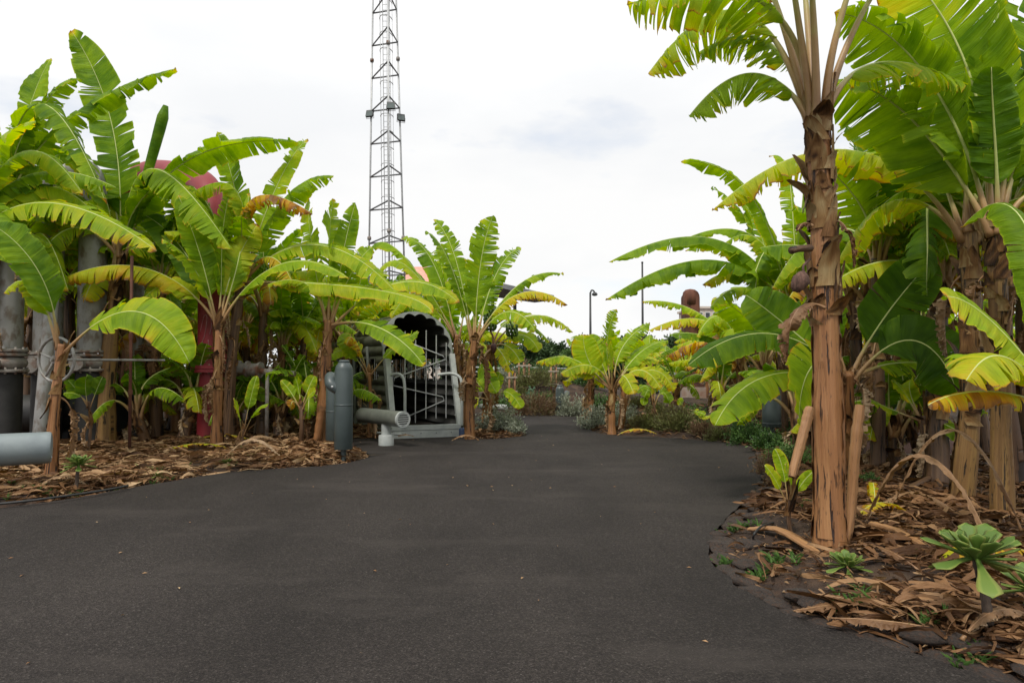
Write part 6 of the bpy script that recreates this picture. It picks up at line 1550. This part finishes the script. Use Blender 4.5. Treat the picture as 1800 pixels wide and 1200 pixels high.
# ------------------------------------------------------------------ trees beyond
def tree(px, d, wpx, ytop, m, label, seed, n=5200, group='dark trees behind the garden'):
    rg = np.random.default_rng(seed + 300)
    x = X(px, d); rx = wpx / 2 / FPX * d; zt = P(px, ytop, d)[2]; h = zt
    root = empty('tree', (x, d, 0), label, 'tree', group)
    tr = MB(); tr.tube(smooth_path([(0, 0, -0.1), (0.1 * rg.normal(), 0, h * 0.3), (0.15 * rg.normal(), 0, h * 0.75)], 10), np.linspace(0.05 * h, 0.015 * h, 10), 8)
    cl = []
    for k in range(22):
        a = rg.uniform(0, 6.28); q = math.sqrt(rg.random()); zz = rg.uniform(0.08, 0.86) * h
        w = math.sin(math.pi * min(1, max(0.08, (zz / h - 0.1) / 0.95))) ** 0.6
        c = np.array((rx * 0.75 * q * math.cos(a) * w, rx * 0.6 * q * math.sin(a) * w, zz))
        cl.append((c, rg.uniform(0.16, 0.30) * max(rx, h * 0.5), rg.uniform(0, 1)))
        tr.tube([(0, 0, zz * 0.55), tuple(c * (0.5, 0.5, 0.85)), tuple(c)], [0.012 * h, 0.008 * h, 0.003 * h], 5, False)
    tr.build('trunk', M['bark'], root)
    V, F, AG = [], [], []
    for k in range(n):
        c, r, tone = cl[rg.integers(len(cl))]
        v = rg.normal(0, 1, 3); v = v / np.linalg.norm(v) * rg.random() ** 0.4
        p = c + v * np.array((r, r, r * 0.75)) * (1 + 0.25 * rg.normal())
        if p[2] < 0.1: continue
        dr = nrm(v + rg.normal(0, 0.6, 3)); sd = nrm(np.cross(dr, rg.normal(0, 1, 3)))
        L = rg.uniform(0.10, 0.24) * (d / 42); w = L * 0.32
        i = len(V); V += [p, p + dr * L * 0.5 + sd * w, p + dr * L, p + dr * L * 0.5 - sd * w]; F.append((i, i + 1, i + 2, i + 3))
        AG += [float(np.clip(tone * 0.6 + 0.2 + rg.normal(0, 0.18), 0, 1))] * 4
    mb = MB(); mb.add(V, F, np.array(AG)); mb.build('crown', M[m], root, smooth=False)
TREES = [(800, 40, 120, 596, 'tree_mid', 'bushy green tree behind the fruiting banana plant'), (872, 38, 100, 585, 'tree_mid', 'lighter green tree behind the far mound by the rail fence'), (918, 42, 100, 580, 'tree_dark', 'dark tree right under the tip of the canopy roof'),
         (968, 43, 92, 590, 'tree_dark', 'dark tree standing next to the short lamp mast on its canopy side'), (1022, 45, 90, 578, 'tree_dark', 'dark tree at the foot of the curved head lamp mast'), (1078, 44, 84, 588, 'tree_dark', 'dark tree behind the top leaf of the fan shaped banana'),
         (1120, 42, 84, 580, 'tree_dark', 'dark tree at the foot of the taller lamp mast'), (1168, 40, 96, 586, 'tree_dark', 'broad black green tree left of the rust column'), (1250, 46, 110, 590, 'tree_mid', 'green tree behind the rust column and yellowing banana'),
         (1350, 44, 130, 585, 'tree_mid', 'tree seen through the crowns past the rust column'), (1470, 42, 150, 592, 'tree_dark', 'dark tree behind the tall reddish trunk'), (1600, 44, 150, 605, 'tree_mid', 'low tree beyond the gravel walk and grey shrub'),
         (1740, 42, 160, 600, 'tree_dark', 'dark tree beyond the gravel walk behind thick stems'), (1880, 40, 160, 590, 'tree_mid', 'tree beyond the gravel walk outside the picture edge'), (845, 31, 110, 598, 'tree_dark', 'dense dark low tree just behind the rail fence'), (945, 33, 96, 592, 'tree_dark', 'dense dark tree behind the stakes'), (1005, 32, 84, 597, 'tree_mid', 'rounded green tree before the curved head lamp mast'),
         (1065, 33, 84, 594, 'tree_dark', 'dense dark tree behind the fan shaped banana'), (1145, 32, 90, 592, 'tree_dark', 'dense black green tree between mast and rust column'), (1290, 34, 110, 596, 'tree_dark', 'dense dark tree behind the yellowing banana'),
         (700, 36, 140, 590, 'tree_dark', 'dark tree behind the tunnel'),
         (570, 34, 160, 580, 'tree_mid', 'tree behind the bollard thicket'), (430, 32, 170, 570, 'tree_dark', 'dark tree behind the valve branch thicket'), (270, 32, 180, 570, 'tree_mid', 'tree far behind the thin grey pipe'), (90, 32, 200, 565, 'tree_dark', 'dark tree far behind the grey pipes'), (-120, 32, 200, 565, 'tree_mid', 'tree outside the picture edge behind the pipes')]
for i, (px, d, w, yt, m_, lb) in enumerate(TREES):
    tree(px, d, w, yt, m_, lb, i, 6500 if 780 < px < 1400 else 5000)

# ------------------------------------------------------------------ aeoniums
def aeonium(c, R0, label, seed, stem_h=0.0, lean=(0, 0), n=34, tilt=None):
    rg = np.random.default_rng(seed)
    root = empty('aeonium', (c[0], c[1], c[2]), label, 'aeonium', 'green aeonium rosettes')
    top = np.array((lean[0], lean[1], stem_h))
    if stem_h > 0.02:
        mb = MB(); pth = smooth_path([(0, 0, -0.05), (lean[0] * 0.35, lean[1] * 0.35, stem_h * 0.5), top], 22); rr = np.linspace(0.026, 0.02, len(pth)) * (1 + 0.10 * np.sin(np.arange(len(pth)) * 2.4))
        mb.tube(pth, rr * (R0 / 0.3) ** 0.5, 12); mb.build('stem', M['bark'], root)
    proto_ = None
    for k in range(n):
        q = (k + 0.5) / n                       # 0 innermost, 1 outermost
        a = k * 2.39996; L = R0 * (0.30 + 0.70 * q ** 0.55) * rg.uniform(0.84, 1.10); el = R(68 - 68 * q - 30 * max(0, q - 0.72) / 0.28 + rg.normal(0, 6))
        w = L * (0.18 + 0.06 * (1 - q)); th = L * 0.04
        nl2, nw = 9, 5
        mb = MB(); g1 = np.zeros((nl2, nw * 2 - 2, 3))
        ou = np.array((math.cos(a), math.sin(a), 0)); sdv = np.array((-math.sin(a), math.cos(a), 0))
        pos = top + ou * 0.02 + np.array((0, 0, 0.012 * (1 - q)))
        e2 = el; u_ = np.linspace(0, 1, nl2)
        prof = np.interp(u_, [0, 0.15, 0.45, 0.72, 0.88, 0.97, 1], [0.26, 0.22, 0.45, 0.95, 1.0, 0.62, 0.08])
        for i in range(nl2):
            dr = ou * math.cos(e2) + np.array((0, 0, math.sin(e2))); up = -ou * math.sin(e2) + np.array((0, 0, math.cos(e2)))
            ws = np.linspace(-1, 1, nw)
            t_ = th * (1 if i < nl2 - 1 else 0.3) * (1.2 - 0.5 * u_[i])
            topv = [pos + sdv * x * w * prof[i] + up * (t_ * (1 - x * x) * 0.5 + 0.10 * w * x * x) for x in ws]
            botv = [pos + sdv * x * w * prof[i] + up * (-t_ * (1 - x * x) * 1.0 + 0.10 * w * x * x) for x in ws[1:-1][::-1]]
            g1[i] = np.array(topv + botv)
            pos = pos + dr * L / nl2; e2 += R(1.2) * (1 if q < 0.7 else -0.6)
        uu = np.repeat(u_, nw * 2 - 2); xx = np.tile(np.concatenate((np.abs(np.linspace(-1, 1, nw)), np.abs(np.linspace(-1, 1, nw))[1:-1])), nl2)
        ag = np.clip(0.30 + 0.30 * (1 - q) * 0 + 0.14 * uu + 0.45 * (xx ** 6) * (uu > 0.3) - 0.1 * (1 - q) + rg.normal(0, 0.05) + (0.13 if q > 0.9 and rg.random() < 0.4 else 0), 0, 1)
        mb.grid(g1, ag, xx, uu, closed=True); mb.f.append(tuple((nl2 - 1) * (nw * 2 - 2) + i for i in range(nw * 2 - 2)))
        mb.build('leaf', M['aeonium'], root)
    return root
b_ = G(1742, 1120, 0.04); tp_ = P(1715, 980, b_[1] - 0.05)
aeonium(b_, 0.29, 'large green aeonium rosette on a tall dark stem in the dry leaves', 1, tp_[2] - b_[2], (tp_[0] - b_[0], tp_[1] - b_[1]), 30)
b_ = G(1487, 1012, 0.04)
aeonium(b_, 0.165, 'low green aeonium rosette at the foot of the reddish trunk', 2, 0.07, (0, -0.02), 30)
b_ = G(1800, 1090, 0.04)
aeonium(b_, 0.22, 'aeonium rosette with drooping leaves cut by the picture edge', 3, 0.17, (0.04, -0.02), 24)
b_ = G(134, 860, 0.04)
aeonium(b_, 0.20, 'yellow green aeonium on a short stalk beside the pale pipe seat', 4, 0.28, (0.02, 0), 34)
b_ = G(398, 818, 0.04)
aeonium(b_, 0.12, 'tiny green aeonium in the leaf litter before the red pipe plant', 5, 0.03, (0, 0), 22)
b_ = G(276, 838, 0.04)
aeonium(b_, 0.09, 'tiny flat aeonium at the asphalt edge between the first two stems', 6, 0.01, (0, 0), 18)
b_ = G(5, 862, 0.04)
aeonium(b_, 0.10, 'tiny aeonium under the pale pipe seat', 7, 0.02, (0, 0), 18)

# ------------------------------------------------------------------ leaf litter, fallen leaves, hoses, weeds
def litter(name, label, n, area, seed, sizes, m='litter', bare=0.06, tone=(0.0, 0.72)):
    """curled strips of dry leaf strewn over an area (x0,x1,y0,y1), never on the asphalt"""
    rg = np.random.default_rng(seed)
    x0, x1, y0, y1 = area
    pts = np.stack((rg.uniform(x0, x1, n * 3), rg.uniform(y0, y1, n * 3)), 1)
    sd = path_sd(pts)
    keep = (sd > 0.02) & (rg.random(len(sd)) < np.clip(1.1 - sd / 6.5, 0.1, 1)) & ~((pts[:, 0] > GRAVEL[0][0] - 0.1) & (pts[:, 1] > GRAVEL[0][1]) & (pts[:, 1] < GRAVEL[4][1]))
    # strewn in drifts
    dn = np.array([mnoise.noise(Vector((p[0] * 0.9, p[1] * 0.9, seed))) for p in pts])
    keep &= rg.random(len(sd)) < np.clip(0.62 + dn * 1.3, 0.10, 1)
    keep &= (rg.random(len(sd)) < np.where((pts[:, 0] > 0) & (pts[:, 0] < 2.9 - 0.28 * np.abs(pts[:, 1] - 5.0)) & (pts[:, 1] > 4.1) & (pts[:, 1] < 8.5), bare, 1.0))
    pts = pts[keep][:n]; sdk = sd[keep][:n]
    hz = heights(pts[:, 0], pts[:, 1])
    mb = MB(); V, F, AG, LU, LV = [], [], [], [], []
    n_ = len(pts)
    LL = rg.uniform(sizes[0], sizes[1], n_) * (0.5 + rg.random(n_)); AA = rg.uniform(0, 6.28, n_); BB = rg.normal(0, 1.3, n_)
    ok = np.ones(n_, bool)
    for q in (0.5, 1.0):
        ok &= path_sd(pts + np.stack((np.cos(AA - BB * 0.25), np.sin(AA - BB * 0.25)), 1) * (LL * q)[:, None]) > 0.015
    ok |= rg.random(n_) < 0.03
    for (x, y), h, s_, L, a, bend, keep_ in zip(pts, hz, sdk, LL, AA, BB, ok):
        if not keep_: continue
        w = min(L * rg.uniform(0.02, 0.14), rg.choice((0.006, 0.011, 0.018, 0.026, 0.036)))
        tw = rg.normal(0, 1.5); arch = rg.uniform(0.03, 0.26) * min(L, 0.22) * (rg.random() < 0.7); roll0 = rg.normal(0, 0.6)
        ag = rg.uniform(*tone); px_, py_ = x, y; lift = rg.uniform(0.003, 0.03); pitch = rg.normal(0, 0.12)
        t = np.linspace(0, 1, 5); i0 = len(V)
        for j, tt in enumerate(t):
            th = a + bend * (tt - 0.5)
            zz = h + lift + arch * math.sin(math.pi * tt) + pitch * (tt - 0.5) * L * 0.5
            zz = max(zz, h + 0.004)
            wj = w * (0.35 + 0.65 * math.sin(math.pi * min(1, 0.10 + tt * 0.86))) * (0.7 + 0.6 * rg.random())
            rl = roll0 + tw * tt
            sx_, sy_, sz_ = -math.sin(th) * math.cos(rl), math.cos(th) * math.cos(rl), math.sin(rl)
            V.append((px_ + sx_ * wj, py_ + sy_ * wj, zz + sz_ * wj)); V.append((px_, py_, zz + 0.35 * wj)); V.append((px_ - sx_ * wj, py_ - sy_ * wj, max(h + 0.002, zz - sz_ * wj)))
            px_ += math.cos(th) * L / 4; py_ += math.sin(th) * L / 4
            AG += [ag] * 3; LU += [0.9, 0.0, 0.9]; LV += [tt * L + x] * 3
        for j in range(4):
            k = i0 + j * 3; F += [(k, k + 1, k + 4, k + 3), (k + 1, k + 2, k + 5, k + 4)]
    mb.add(V, F, np.array(AG), np.array(LU), np.array(LV))
    return tag(mb.build(name, M[m]), label, kind='stuff')
litter('leaf_litter', 'dry brown leaf litter covering the bed before the grey pipes and the bollard', 21000, (-9.5, -2.2, 7.2, 16.5), 5, (0.10, 0.40), tone=(0.08, 0.92))
litter('leaf_litter', 'dry brown leaf litter in the bed of tall banana plants', 17000, (1.2, 7.5, 2.6, 10.8), 6, (0.07, 0.36), tone=(0.0, 0.72))
litter('leaf_litter', 'dry leaf litter around the corner plants by the tunnel', 900, (-1.4, 0.4, 13.4, 16), 7, (0.12, 0.3))
litter('leaf_litter', 'sparse dry litter in the beds around the bend', 4500, (1.2, 8.5, 10.8, 19), 8, (0.12, 0.32), tone=(0.05, 0.8))
litter('leaf_crumbs', 'fine crumbs of dry leaf and twig over the near soil', 9000, (1.6, 6.0, 2.8, 9.0), 9, (0.02, 0.07), tone=(0.0, 0.9), bare=0.5)
litter('leaf_crumbs', 'fine crumbs of dry leaf over the soil by the first banana stems', 7000, (-8.5, -2.2, 7.2, 12.5), 10, (0.04, 0.12), tone=(0.0, 0.9))

def fallen_leaf(px, py, a, L, W, age, label, seed, m='dry', lift=0.08, curl=0.06, tears=8, group='fallen dry leaves'):
    c = G(px, py, 0.05)
    ou = np.array((math.cos(a), math.sin(a), 0))
    root = empty('fallen_leaf', c, label, 'fallen leaf', group)
    h = np.array((0, 0, lift))
    banana_leaf(root, np.zeros(3), np.array((0, 0, 0.02)), ou * L * 0.5 + h + np.array((0, 0, curl)), ou * L + np.array((0, 0, lift * 0.4)), W * (0.7 if m == 'dry' else 1), age, 8, 62 if m == 'dry' else 22, -2 if m == 'dry' else tears, 0.9, seed, pf=0.08, base_r=0.014, name='blade', material=m, rough=0.9, crumple=0.006 if m == 'dry' else 0.003)
fallen_leaf(1555, 1072, 2.55, 0.55, 0.12, 0.40, 'tan dry leaf lying over the stone edging toward the asphalt', 1, tears=14, lift=0.015, curl=0.012)
fallen_leaf(1640, 1110, 2.75, 0.5, 0.13, 0.30, 'dry leaf lying flat on the stone edging below the low aeonium', 2, tears=16, lift=0.015, curl=0.012)
fallen_leaf(1600, 1060, 3.3, 0.75, 0.14, 0.35, 'brown folded dry leaf in front of the low aeonium', 3, lift=0.015, curl=0.012)
fallen_leaf(1690, 1130, 0.3, 0.55, 0.12, 0.5, 'dry leaf at the foot of the tall aeonium stem', 4)
fallen_leaf(1620, 1010, 2.4, 0.6, 0.14, 0.3, 'dark brown dry leaf between the two aeoniums', 5)
fallen_leaf(1500, 915, 0.35, 0.65, 0.12, 0.70, 'yellow fallen leaf behind the split stalk', 6, 'leaf')
fallen_leaf(1640, 1000, 0.1, 0.9, 0.13, 0.70, 'long yellow fallen leaf under the tall aeonium rosette', 7, 'leaf')
fallen_leaf(1540, 905, 1.2, 0.45, 0.08, 0.62, 'slim yellow green fallen leaf on end behind the orange stalk', 8, 'leaf', 0.2)
fallen_leaf(1680, 905, 2.7, 0.6, 0.2, 0.5, 'broad pale brown fallen leaf before the thick based stem', 9, lift=0.12)
fallen_leaf(1760, 1010, 2.2, 0.9, 0.12, 0.5, 'twisted grey dry leaf drooping at the picture edge', 10, lift=0.45, curl=0.3, tears=4)
fallen_leaf(1800, 945, 2.5, 0.9, 0.12, 0.42, 'looped grey dry leaf hanging at the picture edge above the aeonium', 11, lift=0.5, curl=0.35, tears=4)
fallen_leaf(390, 812, 0.2, 0.8, 0.16, 0.75, 'pale curled dry leaf at the foot of the red pipe plant', 12, lift=0.16, curl=0.15)
fallen_leaf(340, 800, 3.0, 0.8, 0.15, 0.6, 'tan dry leaf lying left of the red pipe plant', 13)
fallen_leaf(420, 790, 0.8, 0.7, 0.16, 0.7, 'tan dry leaf heap piece right of the red pipe plant', 14, lift=0.14)
fallen_leaf(285, 795, 0.1, 1.1, 0.12, 0.66, 'yellowish long fallen leaf in shade behind the litter', 15, 'leaf')
fallen_leaf(330, 778, 0.05, 1.2, 0.14, 0.62, 'second yellowish fallen leaf nearer the red pipe', 16, 'leaf')
fallen_leaf(60, 862, 0.4, 0.5, 0.1, 0.7, 'pale dry leaf in front of the first small banana plant', 17)
fallen_leaf(700, 768, 0.2, 0.3, 0.08, 0.6, 'dry leaf lying against the tunnel sill', 18, lift=0.03, curl=0.02)
fallen_leaf(660, 772, 1.9, 0.6, 0.16, 0.65, 'pale curled dry leaf at the foot of the slender young plant', 19, lift=0.2, curl=0.15)
fallen_leaf(842, 775, 3.4, 0.5, 0.1, 0.55, 'brown dry leaf at the foot of the corner plant', 20, lift=0.06)
fallen_leaf(1085, 766, 0.1, 0.8, 0.14, 0.62, 'yellow dry leaf below the fan shaped banana', 21, 'leaf')
fallen_leaf(500, 800, 2.6, 0.7, 0.15, 0.6, 'tan dry leaf in the litter between red pipe plant and bollard', 22)

def hose(pts, r, label):
    q = smooth_path(pts, 40); mb = MB(); mb.tube(q, r, 8); o = mb.build('irrigation_hose', M['hose'], None, q[0], org=q[0]); tag(o, label, 'hose', 'black irrigation hoses')
hose([G(-120, 895, .04), G(20, 883, .05), G(110, 872, .06), G(190, 860, .05), G(225, 853, .05)], 0.013, 'black hose running along the asphalt edge before the first small banana plant')
hose([G(1323, 953, .02), G(1326, 938, .12), G(1340, 924, .14), G(1362, 917, .05)], 0.009, 'short black hose arching out of the soil by the stone edging')

rg = np.random.default_rng(77)
wd = MB(); V, F, AG = [], [], []
for cx, cy, sp, n in ((1330, 1015, 30, 14), (1372, 1000, 25, 8), (1495, 1075, 20, 10), (1300, 930, 18, 8), (1410, 905, 20, 8), (250, 850, 60, 12), (120, 868, 40, 12), (270, 840, 30, 14), (1640, 1115, 20, 8), (1700, 1160, 30, 10), (455, 808, 50, 10), (30, 870, 40, 12), (1270, 985, 12, 6)):
    for k in range(n):
        p = G(cx + rg.normal(0, sp), cy + rg.normal(0, sp * 0.2), 0)
        if path_sd([p[:2]])[0] < 0.04: continue
        p[2] = HT(p[0], p[1])
        for j in range(7):
            a = rg.uniform(0, 6.28); L = rg.uniform(0.03, 0.09); dr = np.array((math.cos(a) * 0.6, math.sin(a) * 0.6, 1.0)); sd_ = np.array((-math.sin(a), math.cos(a), 0)) * 0.005
            i = len(V); V += [p - sd_, p + sd_, p + dr * L * 0.6 + sd_, p + dr * L + (math.cos(a) * 0.02, math.sin(a) * 0.02, -0.01), p + dr * L * 0.6 - sd_]; F.append((i, i + 1, i + 2, i + 3, i + 4)); AG += [rg.uniform(0.3, 1)] * 5
wd.add(V, F, np.array(AG)); tag(wd.build('weeds', M['bush_green'], smooth=False), 'small green weeds sprouting at the edges of the asphalt', kind='stuff')
sc_ = MB(); V = []
for k in range(90):
    x, y = rg.uniform(-4, 3), rg.uniform(3.2, 14)
    if path_sd([(x, y)])[0] > -0.15: continue
    a = rg.uniform(0, 6.28); L = rg.uniform(0.008, 0.022)
    c = np.array((x, y, 0.006)); ou = np.array((math.cos(a), math.sin(a), 0)) * L; sd_ = np.array((-math.sin(a), math.cos(a), 0)) * L * 0.4
    sc_.add([c - ou, c + sd_ + (0, 0, 0.006), c + ou, c - sd_ + (0, 0, 0.003)], [(0, 1, 2, 3)], rg.uniform(0.5, 1))
tag(sc_.build('leaf_crumbs', M['litter'], smooth=False), 'tiny leaf scraps blown onto the asphalt', kind='stuff')
